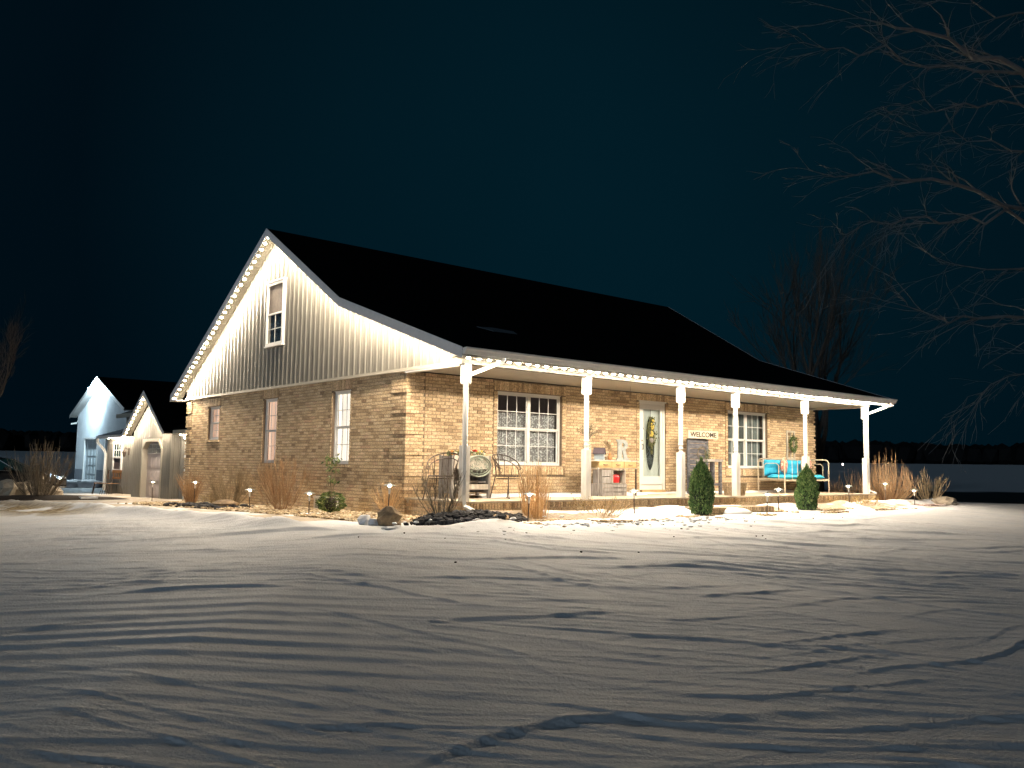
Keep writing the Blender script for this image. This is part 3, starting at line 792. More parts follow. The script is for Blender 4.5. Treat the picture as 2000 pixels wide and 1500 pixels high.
m = MB(); m.tube([(u0+.035, .028, 1.08), (u0+.035, -.01, 1.08), (u0+.035, -.012, 1.20), (u0+.035, .028, 1.20)], .01, 6); m.box((u0+.022, .02, 1.27), (u0+.048, .029, 1.31)); m.build('door_handle', IRON, dr)
# porch ceiling hooks
for q in (5.39, 10.68):
    m = MB(); m.tube([(q, -.9, 2.455), (q, -.9, 2.16), (q+.02, -.9, 2.14), (q+.03, -.9, 2.16)], .005, 4); m.build('ceiling_hook', IRON, house)
# patch of old snow on the roof
p0 = [(2.1, .55), (2.7, .75), (3.2, .62), (3.0, .25), (2.3, .2)]
m = MB(); m.prism([(xx, yy, roof_z(yy)+.002) for xx, yy in p0], (0, 0, .008)); tag(m.build('roof_snow', mat('old_roof_snow', (.10, .12, .14), .8)), 'small thin patch of snow on the black roof of the brick house', 'snow')

# ------------------------------------------------------------------ light strings
def light_string(name_label, pts, step, first=0, tilt=0, bm='bulb', bmat=None):
    o = thing('string_lights', name_label, 'string lights', pts[0]); org = Vector(pts[0])
    P_ = [Vector(p) for p in pts]; segs = [(P_[i], P_[i+1]) for i in range(len(P_)-1)]
    tot = sum((b-a).length for a, b in segs); n_ = int(tot/step); bulbs = []
    for k in range(n_+1):
        t = k*step+first
        for a, b in segs:
            l = (b-a).length
            if t <= l+1e-6: bulbs.append(a+(b-a)*(t/l)); break
            t -= l
    m = MB(); m.tube([p+Vector((0, 0, .017))-org for p in P_], .005, 4); m.build('wire', WIRE, o)
    me = bpy.data.meshes.get(bm)
    if me is None:
        q = MB(); q.lathe([(.008, -.0085), (.020, -.0075), (.029, -.004), (.031, -.001)], (0, 0, 0), 8); nl = len(q.f); q.lathe([(.038, .0), (.038, .014)], (0, 0, 0), 8)
        me = q.mesh(bm, bmat or BULB); me.materials.append(WHITE)
        for k_, p_ in enumerate(me.polygons): p_.material_index = 1 if k_ >= nl else 0
    for p in bulbs:
        b = bpy.data.objects.new('bulb', me); C.objects.link(b); b.parent = o
        b.location = p-org+Vector((random.uniform(-.006, .006), random.uniform(-.006, .006), 0)); b.rotation_euler = (tilt, 0, 0)
    return o
xr = -OX+.06
def under(y): return roof_z(y)-.185
t_l = -math.atan2(ZP-2.572, W+OY-YP); t_r = math.atan2(ZP-ZB, YP-YB); t_s = math.atan2(ZB-ZE, YB+P+OY)
light_string('warm white bulb string under the left slope of the big gable', [(xr, YP, under(YP)-.03), (xr, W+OY-.12, under(W+OY-.12))], .232, tilt=t_l)
light_string('warm white bulb string under the upper right slope of the big gable', [(xr, YP-.25, under(YP-.25)), (xr, YB+.05, under(YB+.05))], .232, tilt=t_r, bm='bulb_dim', bmat=BULBR)
light_string('warm white bulb string under the lower right slope of the big gable', [(xr, YB-.12, under(YB-.12)), (xr, -P-OY+.15, under(-P-OY+.15)+.01)], .232, tilt=t_s, bm='bulb_dim', bmat=BULBR)
light_string('long warm white bulb string under the front porch eave', [(-.18, -2.205, 2.487), (L+OX-.1, -2.205, 2.487)], .2275)

# ------------------------------------------------------------------ garage wing
garage = thing('garage_wing', 'low beige ribbed-metal garage wing behind the house with small lit gable', 'garage')
BXg = .85; yl, yr_ = 19.55, 15.55; apy, apz = 17.60, 3.02
# wing wall beside the bay
def zc(v): return lambda y: v
for k in range(4):
    ribbed_panel(11.83+k*.95, 11.83+(k+1)*.95, 1.15, zc(-.75), zc(1.60), parent=garage)
m = MB(); m.box((1.17, 11.82, -.8), (1.35, yr_, 1.6)); m.build('wing_wall', CREAM, garage)
# bay front
def bayz(y): return apz-.10-(apz-1.60)*abs(y-apy)/((yl-yr_)/2+.25)
DO = (16.45, 18.45, 1.36)
def gz0(y): return 1.40 if DO[0]-.10 < y < DO[1]+.10 else -.85
pw = (yl-yr_)/5
nb = np.linspace(yr_, DO[0]-.1, 2)
def seg(a, b, z0):
    k = max(1, round((b-a)/.9)); e = np.linspace(a, b, k+1)
    for i in range(k): ribbed_panel(e[i], e[i+1], BXg, zc(z0), bayz, nrib=max(2, round((e[i+1]-e[i])/.22)), parent=garage)
seg(yr_, DO[0]-.1, -.85); seg(DO[0]-.1, apy, DO[2]+.05); seg(apy, DO[1]+.1, DO[2]+.05); seg(DO[1]+.1, yl, -.85)
for k in range(1): ribbed_panel(BXg, 1.15, yr_, zc(-.85), zc(1.60), axis='x', nrib=2, parent=garage)
# door: recessed, clipped corners
m = MB(); x0, x1 = BXg-.03, BXg+.165
m.prism([(x0, DO[0]-.10, -.8), (x0, DO[0]-.10, 1.05), (x0, DO[0]+.02, 1.05), (x0, DO[0]+.02, -.8)], (x1-x0, 0, 0))
m.prism([(x0, DO[1]-.02, -.8), (x0, DO[1]-.02, 1.05), (x0, DO[1]+.10, 1.05), (x0, DO[1]+.10, -.8)], (x1-x0, 0, 0))
m.prism([(x0, DO[0]-.10, 1.051), (x0, DO[0]+.28, 1.40), (x0, DO[0]+.36, 1.30), (x0, DO[0]+.02, 1.051)], (x1-x0, 0, 0))
m.prism([(x0, DO[1]+.10, 1.051), (x0, DO[1]-.28, 1.40), (x0, DO[1]-.36, 1.30), (x0, DO[1]-.02, 1.051)], (x1-x0, 0, 0))
m.prism([(x0, DO[0]+.28, 1.401), (x0, DO[1]-.28, 1.401), (x0, DO[1]-.32, 1.30), (x0, DO[0]+.32, 1.30)], (x1-x0, 0, 0))
for (ya, yc) in ((DO[0]-.1, DO[0]+.28), (DO[1]+.1, DO[1]-.28)):
    m.prism([(x0+.032, ya, 1.052), (x0+.032, ya, 1.44), (x0+.032, yc, 1.44), (x0+.032, yc, 1.402)], (.03, 0, 0))
m.build('door_surround', CREAM, garage)
gd = MB(); gd.box((BXg+.17, DO[0]-.1, -.85), (BXg+.21, DO[1]+.1, 1.45)); gdo = gd.build('garage_door', DOORG, garage)
for r in range(4):
    for cidx in range(4):
        z0 = -.66+r*.50; ww = (DO[1]-DO[0]-.1)/4; y0_ = DO[0]+.07+cidx*ww
        if r == 3:
            m = MB(); m.box((BXg+.152, y0_, z0+.05), (BXg+.169, y0_+ww-.07, z0+.38)); m.build('door_light', CARG, gdo)
            m = MB()
            for q in range(5): yy = y0_+(ww-.07)*q/4; m.box((BXg+.142, yy-.008, z0+.04), (BXg+.151, yy+.008, z0+.39))
            for q in range(3): zz = z0+.05+.33*q/2; m.box((BXg+.144, y0_, zz-.008), (BXg+.1505, y0_+ww-.07, zz+.008))
            m.build('door_grille', WHITE, gdo)
        else:
            m = MB(); m.box((BXg+.152, y0_, z0+.05), (BXg+.169, y0_+ww-.08, z0+.42)); m.box((BXg+.142, y0_+.05, z0+.10), (BXg+.1515, y0_+ww-.13, z0+.37)); m.build('door_panel', DOORG, gdo)
# bay roof: steep slopes with fascia and soffit
ez = 1.60; eyl, eyr = apy+(yl-yr_)/2+.27, apy-(yl-yr_)/2-.27; xf = .50
m = MB()
for ey in (eyl, eyr):
    m.prism([(xf, apy, 3.09), (xf, ey, ez), (xf, ey, ez-.05), (xf, apy, 3.02)], (4.5, 0, 0))
m.build('bay_roof', ROOF, garage)
m = MB(); m2 = MB()
for ey in (eyl, eyr):
    m.prism([(xf-.012, apy, 3.095), (xf-.012, ey, ez+.005), (xf-.012, ey, ez-.13), (xf-.012, apy, 2.93)], (.012, 0, 0))
    m2.prism([(xf+.005, apy, 2.99), (xf+.005, ey, ez-.065), (xf+.005, ey, ez-.08), (xf+.005, apy, 2.97)], (BXg-xf-.03, 0, 0))
m.build('bay_fascia', FASCIA, garage); m2.build('bay_soffit', SOFF, garage)
# main wing roof and eave
m = MB(); x0 = .86
m.prism([(x0, W+.45, 1.72), (6, W+.45, 4.0), (11, W+.45, 1.8), (11, W+.45, 1.7), (6, W+.45, 3.9), (x0, W+.45, 1.66)], (0, 9.0, 0)); 
m.prism([(3.2, W+9.46, 2.80), (6, W+9.46, 4.0), (11, W+9.46, 1.8), (11, W+9.46, 1.7), (6, W+9.46, 3.9), (3.2, W+9.46, 2.72)], (0, 8.9, 0))
m.build('wing_roof', ROOF, garage)
m = MB(); m.box((x0-.06, W+.03, 1.54), (x0+.04, eyr-.005, 1.655)); m.build('wing_gutter', CREAM, garage)
m = MB(); m.box((x0+.041, W+.03, 1.60), (1.149, eyr-.005, 1.62)); m.build('wing_soffit', CREAM, garage)
m = MB(); m.tube([(x0-.02, 14.45, 1.54), (x0-.02, 14.45, 1.44), (1.08, 14.75, 1.25), (1.08, 14.75, -.7)], .05, 4); m.build('downspout', WHITE, garage)
# set-back upper wall
for k in range(8): ribbed_panel(20.7+k*.95, 20.7+(k+1)*.95, 3.5, zc(1.5), zc(2.70), parent=garage)
m = MB(); m.box((3.52, 20.7, 1.5), (3.7, 29.8, 2.75)); m.build('upper_wall', CREAM, garage)
m = MB(); m.box((3.12, 21.3, 2.64), (3.19, 30.1, 2.82)); m.build('upper_gutter', CREAM, garage)
# low section with window, lamp and door at x = 2
LX = 2.0
for k in range(6):
    a_0, a_1 = 21.2+k*.98, 21.2+(k+1)*.98
    ribbed_panel(a_0, a_1, LX, zc(-.85), zc(1.60), parent=garage)
m = MB(); m.box((LX+.02, 20.7, -.9), (LX+.2, 27.1, 1.6)); m.box((LX+.02, 27.0, -.9), (6, 27.1, 1.6)); m.build('low_wall', CREAM, garage)
m = MB(); m.prism([(1.62, 20.6, 1.70), (3.5, 20.6, 2.28), (3.5, 20.6, 2.20), (1.62, 20.6, 1.63)], (0, 6.6, 0)); lro = m.build('low_roof', ROOFG, garage)
for k in range(10):
    f0, f1 = k/10, (k+1)/10; m = MB()
    m.prism([(1.60+1.9*f0, 20.6, 1.725+.58*f0), (1.60+1.9*f1+.03, 20.6, 1.71+.58*f1+.005), (1.60+1.9*f1+.03, 20.6, 1.70+.58*f1), (1.60+1.9*f0, 20.6, 1.70+.58*f0)], (0, 6.6, 0)); m.build('shingle_course', ROOFG, lro)
m = MB(); m.box((1.55, 20.6, 1.56), (1.64, 27.3, 1.69)); m.build('low_gutter', WHITE, garage)
m = MB(); m.box((1.641, 20.7, 1.59), (LX-.03, 27.2, 1.61)); m.build('low_soffit', CREAM, garage)
m = MB(); m.tube([(1.6, 27.2, 1.56), (1.6, 27.2, 1.42), (1.85, 27.1, 1.10), (1.92, 27.0, .9), (1.92, 27.0, -.7)], .06, 4); m.build('downspout', WHITE, garage)
m = MB(); a, b, c, e = 24.75, 26.0, .15, 1.42; x = LX-.03
for q in ((a, a+.12, c, e), (b-.12, b, c, e), (a+.12, b-.12, e-.1, e), (a+.12, b-.12, c, c+.1), (a+.12, b-.12, .72, .80)): m.box((x-.05, q[0], q[2]), (x+.02, q[1], q[3]))
lw = m.build('window', WHITE, garage)
m = MB(); m.box((x-.02, a+.12, .80), (x-.01, b-.12, e-.1)); m.build('pane', CARG, lw); m = MB(); m.box((x-.02, a+.12, c+.1), (x-.01, b-.12, .72)); m.build('pane', mat('dim_pane', (.12, .09, .09), .3), lw)
m = MB()
for q in (1, 2): yy = a+.12+(b-a-.24)*q/3; m.box((x-.032, yy-.015, .80), (x-.021, yy+.015, e-.1))
m.box((x-.03, a+.12, 1.05), (x-.0215, b-.12, 1.08)); m.build('muntin', WHITE, lw)
m = MB(); m.box((LX-.06, 21.9, -.8), (LX-.025, 22.9, 1.32)); sd = m.build('side_door', WHITE, garage)
m = MB(); m.blob((LX-.1, 22.75, .25), (.035, .035, .035), sub=1, jit=0); m.build('door_handle', IRON, sd)
o = thing('wall_lantern', 'small dark carriage lantern on the beige wall between window and white door', 'lantern', (LX-.05, 23.9, .9))
m = MB(); m.box((.0, -.07, -.05), (.03, .07, .25)); m.tube([(0, 0, .18), (-.14, 0, .25), (-.16, 0, .18)], .014, 5); m.build('bracket', IRON, o)
m = MB(); m.lathe([(.05, -.12), (.085, .08), (.02, .17)], (-.16, 0, 0), 6); m.build('lamp_body', IRON, o)
light_string('warm bulb string under the left slope of the small garage gable', [(xf+.05, apy, 2.90), (xf+.05, eyl-.1, 1.50)], .232, tilt=-R(32), bm='bulb_dim', bmat=BULBR)
light_string('warm bulb string under the right slope of the small garage gable', [(xf+.05, apy-.22, 2.74), (xf+.05, eyr+.1, 1.50)], .232, tilt=R(32), bm='bulb_dim', bmat=BULBR)
light_string('three warm bulbs under the low gutter between garage gable and house', [(.93, 14.9, 1.50), (.93, 13.75, 1.50)], .50)
light_string('warm bulb string tucked under the low gutter left of the garage gable', [(1.78, 21.2, 1.575), (1.78, 26.6, 1.575)], .45)

# ------------------------------------------------------------------ barn
barn = thing('metal_barn', 'tall pale metal barn with two pale garage doors and grey wainscot', 'barn')
bx = 6.4; by0, by1 = 39.0, 50.55; bap = 44.8; bz = 3.72; bpz = 5.85; g0 = -.95
DR = [(45.45, 48.4), (40.6, 43.6)]
dz = 1.97
edges = [by0, 40.6, 43.6, 45.45, 48.4, by1]
def barnz(y): return bpz-.12-(bpz-bz)*abs(y-bap)/((by1-by0)/2)
for i in range(5):
    a, b = edges[i], edges[i+1]; k = max(1, round((b-a)/.95)); e = np.linspace(a, b, k+1); isd = i in (1, 3)
    for j in range(k):
        ribbed_panel(e[j], e[j+1], bx, zc(dz if isd else .02), barnz, mt=SIDINGG, parent=barn)
        if not isd: ribbed_panel(e[j], e[j+1], bx-.01, zc(g0-.1), zc(.0), name='wainscot_panel', mt=WAIN, parent=barn)
m = MB(); core_wall(m, 'y', bx+.02, .3, by0, by1, g0-.2, bz-.1, [(40.6, 43.6, g0-.2, dz), (45.45, 48.4, g0-.2, dz)])
m.prism([(bx+.02, by0, bz-.1), (bx+.02, bap, bpz-.15), (bx+.02, by1, bz-.1)], (.3, 0, 0))
m.box((bx+.32, by0, g0-.2), (bx+18, by0+.2, bz-.1)); m.box((bx+.32, by1-.2, g0-.2), (bx+18, by1, bz-.1)); m.build('barn_wall', SIDINGG, barn)
for (a, b) in DR:
    m = MB(); m.box((bx-.05, a-.14, g0), (bx+.118, a-.001, dz+.12)); m.box((bx-.05, b+.001, g0), (bx+.118, b+.14, dz+.12)); m.box((bx-.05, a, dz+.001), (bx+.118, b, dz+.12)); m.build('door_frame', WHITE, barn)
    m = MB(); m.box((bx+.12, a, g0-.1), (bx+.18, b, dz)); d = m.build('garage_door', DOORB, barn)
    for r in range(5):
        for q in range(4):
            ww = (b-a)/4; z0 = g0+.05+r*.58; m = MB(); m.box((bx+.085, a+q*ww+.06, z0+.06), (bx+.119, a+(q+1)*ww-.06, z0+.5)); m.build('door_panel', DOORB, d)
m = MB()
for s in (-1, 1):
    ye = bap+s*((by1-by0)/2+.3); ze = bz-.08
    m.prism([(bx-.45, bap, bpz+.03), (bx-.45, ye, ze), (bx-.45, ye, ze-.06), (bx-.45, bap, bpz-.04)], (19, 0, 0))
m.build('roof', ROOF, barn)
m = MB()
for s in (-1, 1):
    ye = bap+s*((by1-by0)/2+.3); ze = bz-.08
    m.prism([(bx-.47, bap, bpz+.04), (bx-.47, ye, ze+.01), (bx-.47, ye, ze-.2), (bx-.47, bap, bpz-.2)], (.018, 0, 0))
    m.prism([(bx-.45, bap, bpz-.10), (bx-.45, ye, ze-.13), (bx-.45, ye, ze-.15), (bx-.45, bap, bpz-.12)], (.43, 0, 0))
m.build('rake_trim', WHITE, barn)
fo = thing('flood_light', 'glaring cool white floodlight under the barn gable peak', 'floodlight', (bx-.55, 45.1, 5.15))
m = MB(); m.box((-.05, -.09, -.03), (.55, .09, .12)); m.build('housing', METALR, fo)
for s in (-1, 1):
    m = MB(); m.blob((-.14, s*.16, -.02), (.11, .11, .09), sub=2, jit=0); m.smooth = True; m.build('lamp_head', FLOOD, fo)
o = thing('security_camera', 'small white security camera on the left eave corner of the barn', 'camera', (bx-.1, by1-.1, 3.1))
m = MB(); m.tube([(0, 0, 0), (-.3, .15, -.05)], .06, 8); m.build('camera_body', WHITE, o); m = MB(); m.tube([(0, 0, 0), (.08, 0, .2)], .02, 6); m.build('bracket', WHITE, o)

# ------------------------------------------------------------------ path lights
def path_light(u, v, ax, val, label, tilt=0, on=True):
    p = U(u, v, ax, val); z = Gs(p.x, p.y)
    o = thing('path_light', label, 'path light', (p.x, p.y, p.z), 0, 'path lights in the beds')
    o.rotation_euler = (tilt*.6, tilt, 0)
    h = .47
    m = MB(); m.lathe([(.008, -.08), (.011, .0), (.011, h-.16)], (0, 0, 0), 8); m.build('stake', IRON, o)
    m = MB(); m.lathe([(.014, h-.16), (.019, h-.10), (.026, h-.03)], (0, 0, 0), 10); m.build('stem', WHITEOLD, o)
    m = MB(); m.lathe([(.105, h-.012), (.108, h-.004), (.06, h+.012), (.018, h+.028), (.012, h+.05)], (0, 0, 0), 16); m.build('cap', METALR, o)
    m = MB(); m.lathe([(.022, h-.021), (.027, h-.013)], (0, 0, 0), 10); m.build('lens', PATHL, o)
path_light(297, 973, 'x', -.9, 'path light in front of the small garage door, farthest left')
path_light(379, 978, 'x', -1.1, 'path light by the reddish grass clump at the far gable corner', .02)
path_light(487, 998, 'x', -1.2, 'path light in gravel between the grey shrub and the tall red-stemmed shrub', -.02)
path_light(603, 1010, 'x', -1.2, 'path light standing in gravel left of the basement window')
path_light(758, 1000, 'x', -1.0, 'path light above the tan boulder near the porch corner', .03)
path_light(1031, 1019, 'y', -2.9, 'path light in front of the tall orange grass clump by the porch', .04)
path_light(1239, 1006, 'y', -2.7, 'path light in bright snow in front of the door step', -.02)
path_light(1498, 1009, 'y', -3.6, 'path light on copper stake at the lawn edge before the right window', .03)
path_light(1521, 996, 'y', -2.75, 'path light in gravel just left of the right-hand conical evergreen')
path_light(1659, 985, 'y', -2.5, 'path light in the snow below the last porch post', -.03)
path_light(1729, 978, 'y', -2.3, 'path light in front of the big orange willow shrub', .02)
path_light(1787, 991, 'y', -2.9, 'path light beside the pale bare shrub, farthest right', -.02)

# ------------------------------------------------------------------ vegetation
def shrub(name, label, base, h, w, n, m_, seed, mode='fan', r=.006, curl=.25, cat='shrub', branch=3, bl=.3, leaves=None, top=1.0, tight=.1):
    rng = random.Random(seed); o = thing(name, label, cat, base); m = MB(); tips = []
    for i in range(n):
        a = rng.uniform(0, 2*math.pi); q = math.sqrt(rng.random()); hh = h*(1-(.55 if mode == 'willow' else .32)*q**1.6)*rng.uniform(.70, 1.02)
        s = Vector((math.cos(a)*q*w*tight, math.sin(a)*q*w*tight, -.03))
        e = Vector((math.cos(a)*q*w*.5, math.sin(a)*q*w*.5, hh))
        pts = []; K = 5
        ja, jb = rng.uniform(-1, 1)*curl*w*.15, rng.uniform(-1, 1)*curl*w*.15
        for k in range(K+1):
            t = k/K; f = t**(.75 if mode == 'fan' else 1.4)
            if mode == 'willow': f = math.sin(t*math.pi*.62)/math.sin(math.pi*.62)*1.0
            zz = t if mode != 'willow' else (t*1.0)
            pts.append(Vector((s.x+(e.x-s.x)*f+ja*math.sin(t*5+i), s.y+(e.y-s.y)*f+jb*math.cos(t*4+i), s.z+(e.z-s.z)*zz)))
        m.tube(pts, [r*(1-.75*k/K) for k in range(K+1)], 3, caps=False)
        for b in range(branch):
            k = rng.randint(1, K-1); p = pts[k]; d = (pts[k+1]-p).normalized()
            sd_ = Vector((rng.uniform(-1, 1), rng.uniform(-1, 1), rng.uniform(0, .6)))*.55
            d = (d+sd_).normalized(); l = bl*h*rng.uniform(.4, 1)*(1-k/K*.5)
            q1 = p+d*l*.5; q2 = p+d*l+Vector((0, 0, l*.15)); m.tube([p, q1, q2], [r*.55, r*.45, r*.2], 3, caps=False); tips.append(q2); tips.append(q1)
        tips.append(pts[-1])
    m.build('stems', m_, o)
    if leaves:
        lm, ln, ls, cond = leaves; m = MB()
        for k in range(ln):
            p = rng.choice(tips)+Vector([rng.gauss(0, .02) for _ in range(3)])
            if not cond(p): continue
            leaf(m, p, ls*rng.uniform(.6, 1.2), rng)
        m.build('leaves', lm, o)
    return o
def leaf(m, p, s, rng, d=None):
    a = Vector([rng.gauss(0, 1) for _ in range(3)]) if d is None else Vector(d)
    a.normalize(); b = a.cross(Vector([rng.gauss(0, 1) for _ in range(3)])); b.normalize(); c = a.cross(b)*.15
    m.add([p-a*s*.5, p+b*s*.22+c*s, p+a*s*.5, p-b*s*.22+c*s], [(0, 1, 2, 3)])
def gp(u, v, ax, val):
    p = U(u, v, ax, val); return (p.x, p.y, Gs(p.x, p.y)+.0)
shrub('grass_clump', 'reddish dry grass clump at the far corner of the gable wall beside the downspout', gp(372, 979, 'x', -.75), 1.05, 1.0, 190, TWIGR, 1, 'straight', .006, branch=1, bl=.2, cat='grass clump')
shrub('bare_shrub', 'grey-brown bare shrub below the small gable window', gp(447, 982, 'x', -.75), 1.10, 1.5, 55, TWIGT, 2, 'fan', .007, branch=10, bl=.45)
shrub('bare_shrub', 'tall red-brown bare shrub below the middle gable window', gp(552, 1001, 'x', -.85), 1.30, 1.45, 60, TWIGR, 3, 'fan', .007, branch=9, bl=.42)
shrub('grass_clump', 'thin orange grass clump around the path light near the porch corner', gp(757, 1004, 'x', -.5), .80, .8, 90, TWIGO, 4, 'straight', .005, branch=2, cat='grass clump')
shrub('grass_clump', 'tall upright orange stemmed clump before the lace-curtained window', gp(1043, 1012, 'y', -2.55), 1.22, .74, 140, TWIGO, 5, 'straight', .0065, branch=2, bl=.18, cat='grass clump', tight=.28)
shrub('low_shrub', 'low tan twiggy shrub with a few dry leaves in the snow between two porch posts', gp(1176, 1010, 'y', -2.6), .48, 1.45, 36, TWIGT, 6, 'fan', .006, branch=5, bl=.6, leaves=(LEAFY, 150, .045, lambda p: True))
shrub('bare_shrub', 'small dark-stemmed bare shrub on the black lava rock mound', gp(864, 1010, 'y', -2.25), 1.08, 1.15, 15, TWIGD, 7, 'fan', .010, branch=10, bl=.42, tight=.03)
shrub('low_shrub', 'low yellow-leaved ground shrub against the porch bricks below the last bay', gp(1660, 975, 'y', -2.25), .32, 1.6, 40, TWIGT, 8, 'fan', .005, branch=4, bl=.5, leaves=(LEAFY, 360, .05, lambda p: True))
shrub('low_shrub', 'small withered plant in the snow right of the last post', gp(1699, 990, 'y', -2.7), .24, .6, 26, TWIGT, 9, 'fan', .005, branch=4, bl=.5, leaves=(LEAFY, 90, .05, lambda p: True))
shrub('willow_shrub', 'large orange dry willow-like shrub at the right end of the porch', gp(1733, 983, 'y', -1.7), 1.65, 1.55, 260, TWIGR, 10, 'willow', .007, branch=3, bl=.22)
shrub('willow_shrub', 'smaller brown dry shrub seen behind the last porch post', gp(1668, 968, 'y', .5), 1.25, 1.5, 150, TWIGR, 11, 'willow', .008, branch=2, bl=.2)
shrub('bare_shrub', 'pale upright bare shrub beside the right boulder', gp(1813, 982, 'y', -2.2), 1.12, 1.15, 26, TWIGT, 12, 'fan', .017, branch=8, bl=.42, tight=.05)
shrub('bare_shrub', 'big dark bare shrub on the mulch mound in front of the dark car', gp(78, 974, 'z', -.62), 1.95, 2.1, 70, TWIGD, 13, 'fan', .012, branch=6, bl=.45, tight=.12)
shrub('low_shrub', 'small leafy clump at the left edge of the photo on the mulch', gp(6, 962, 'z', -.64), .6, .9, 30, TWIGT, 14, 'fan', .008, branch=4, leaves=(LEAFB, 60, .07, lambda p: True))
shrub('low_shrub', 'small yellowish tuft behind the dark rocks near the far gable corner', gp(408, 985, 'x', -1.0), .38, .7, 40, TWIGT, 15, 'fan', .005, branch=4, leaves=(LEAFY, 130, .045, lambda p: True))
# two conical evergreens
def conifer(label, base, h, w, seed):
    rng = random.Random(seed); o = thing('conical_evergreen', label, 'evergreen shrub', base, 0, 'conical evergreens by the porch step')
    m = MB(); m.lathe([(.03, -.05), (.02, h*.8)], (0, 0, 0), 8); m.build('trunk', BARK, o)
    m = MB()
    def rad(t): return w*.5*(min(1, .80+t*.75) if t < .28 else max(.05, (1-((t-.28)/.72)**2.6)**.8))
    for k in range(5200):
        t = rng.random()**.85*1.0; z = .04+t*(h-.10); a = rng.uniform(0, 2*math.pi)
        cl = .72+.42*float(vn(a*2.6+10, z*6, seed)); q = rad(t)*cl*(rng.random()**.25)
        p = Vector((math.cos(a)*q, math.sin(a)*q, z)); out = Vector((math.cos(a)*.55, math.sin(a)*.55, 1.0+rng.uniform(-.3, .3)))
        leaf(m, p, rng.uniform(.05, .085), rng, out+Vector([rng.gauss(0, .3) for _ in range(3)]))
    for k in range(70):  # stray shoots breaking the outline
        t = rng.uniform(.1, .95); a = rng.uniform(0, 6.283); q = rad(t)*.85; b0 = Vector((math.cos(a)*q, math.sin(a)*q, .04+t*(h-.1)))
        d0 = Vector((math.cos(a)*.5, math.sin(a)*.5, 1)).normalized(); ln_ = rng.uniform(.08, .17)
        for j in range(6): leaf(m, b0+d0*ln_*j/6+Vector([rng.gauss(0, .008) for _ in range(3)]), .045, rng, d0+Vector([rng.gauss(0, .5) for _ in range(3)]))
    for k in range(60):
        z = h-.12+rng.random()*.14; leaf(m, Vector((rng.gauss(0, .015), rng.gauss(0, .015), z)), .06, rng, (rng.gauss(0, .2), rng.gauss(0, .2), 1))
    m.build('foliage', LEAFG, o)
    m = MB(); m.lathe([(w*.30, .02), (rad(.3)*.78, h*.3), (rad(.6)*.75, h*.6), (.03, h*.9)], (0, 0, 0), 10); m.build('inner_core', mat('inner_shade_green', (.008, .016, .006), 1), o)  # near-black solid core; shade between the leaves is put into its colour
    return o
b = gp(1370, 1002, 'y', -3.0); conifer('conical green evergreen shrub left of the brick step', b, 1.16, .50, 1)
b = gp(1577, 997, 'y', -2.9); conifer('conical green evergreen shrub before the daybed', b, 1.08, .54, 2)
# rhododendron with tall shoot
b = gp(645, 1010, 'x', -.95)
rng = random.Random(4); o = thing('leafy_evergreen', 'round glossy green leafy shrub by the basement window with a tall leggy shoot', 'evergreen shrub', b)
m = MB()
for k in range(620):
    a = rng.uniform(0, 6.283); t = rng.random(); q = (.20+.11*float(vn(a*1.6, t*4, 33)))*1.1*math.sqrt(max(0, 1-(2*t-1)**2))*(.65+.4*rng.random())
    leaf(m, Vector((math.cos(a)*q, math.sin(a)*q, .06+t*.38)), rng.uniform(.05, .09), rng, (math.cos(a), math.sin(a), rng.uniform(-.2, .9)))
m.build('foliage', LEAFB, o); m = MB(); m.blob((0, 0, .20), (.12, .12, .14), sub=2); m.build('inner_core', BARK, o)
m = MB(); m2 = MB()
for k in range(7):
    a = rng.uniform(0, 6.283); pts = [Vector((0, .0, .1))+Vector((math.cos(a)*.10*t+.01*math.sin(7*t), math.sin(a)*.12*t, t*rng.uniform(.85, 1.0))) for t in (0, .3, .6, .85, 1)]
    m.tube(pts, [.009, .008, .006, .005, .003], 4)
    for j in range(16):
        p = pts[rng.choice([2, 3, 4, 4])]+Vector([rng.gauss(0, .04) for _ in range(3)]); leaf(m2, p, rng.uniform(.06, .11), rng)
m.build('shoot', TWIGT, o); m2.build('shoot_leaves', LEAFB, o)

# ---- trees
def grow(m, p, d, l, r, lev, rng, ns, spread, up, rmin=.004, kids=(2, 4), tw=.12):
    pts = [Vector(p)]; rad = [r]; K = 4; dd = Vector(d).normalized(); br = []
    for k in range(K):
        dd = (dd+Vector([rng.gauss(0, tw) for _ in range(3)])+Vector((0, 0, up))).normalized()
        pts.append(pts[-1]+dd*l/K); rad.append(max(rmin*.6, r*(1-.42*(k+1)/K))); br.append((pts[-1], dd.copy(), rad[-1]))
    m.tube(pts, rad, ns if lev > 2 else 3, caps=False)
    if lev <= 0: return
    for i in range(rng.randint(*kids)):
        q, qd, qr = br[rng.randint(0 if lev < 3 else 1, K-1)]
        s = qd.cross(Vector([rng.gauss(0, 1) for _ in range(3)])).normalized()
        nd = (qd*math.cos(spread)+s*math.sin(spread)*rng.uniform(.6, 1.3)).normalized()
        grow(m, q, nd, l*rng.uniform(.55, .82), max(rmin, qr*rng.uniform(.45, .7)), lev-1, rng, ns, spread, up, rmin, kids, tw)
    grow(m, br[-1][0], br[-1][1], l*rng.uniform(.6, .85), max(rmin, br[-1][2]*.85), lev-1, rng, ns, spread, up, rmin, kids, tw)
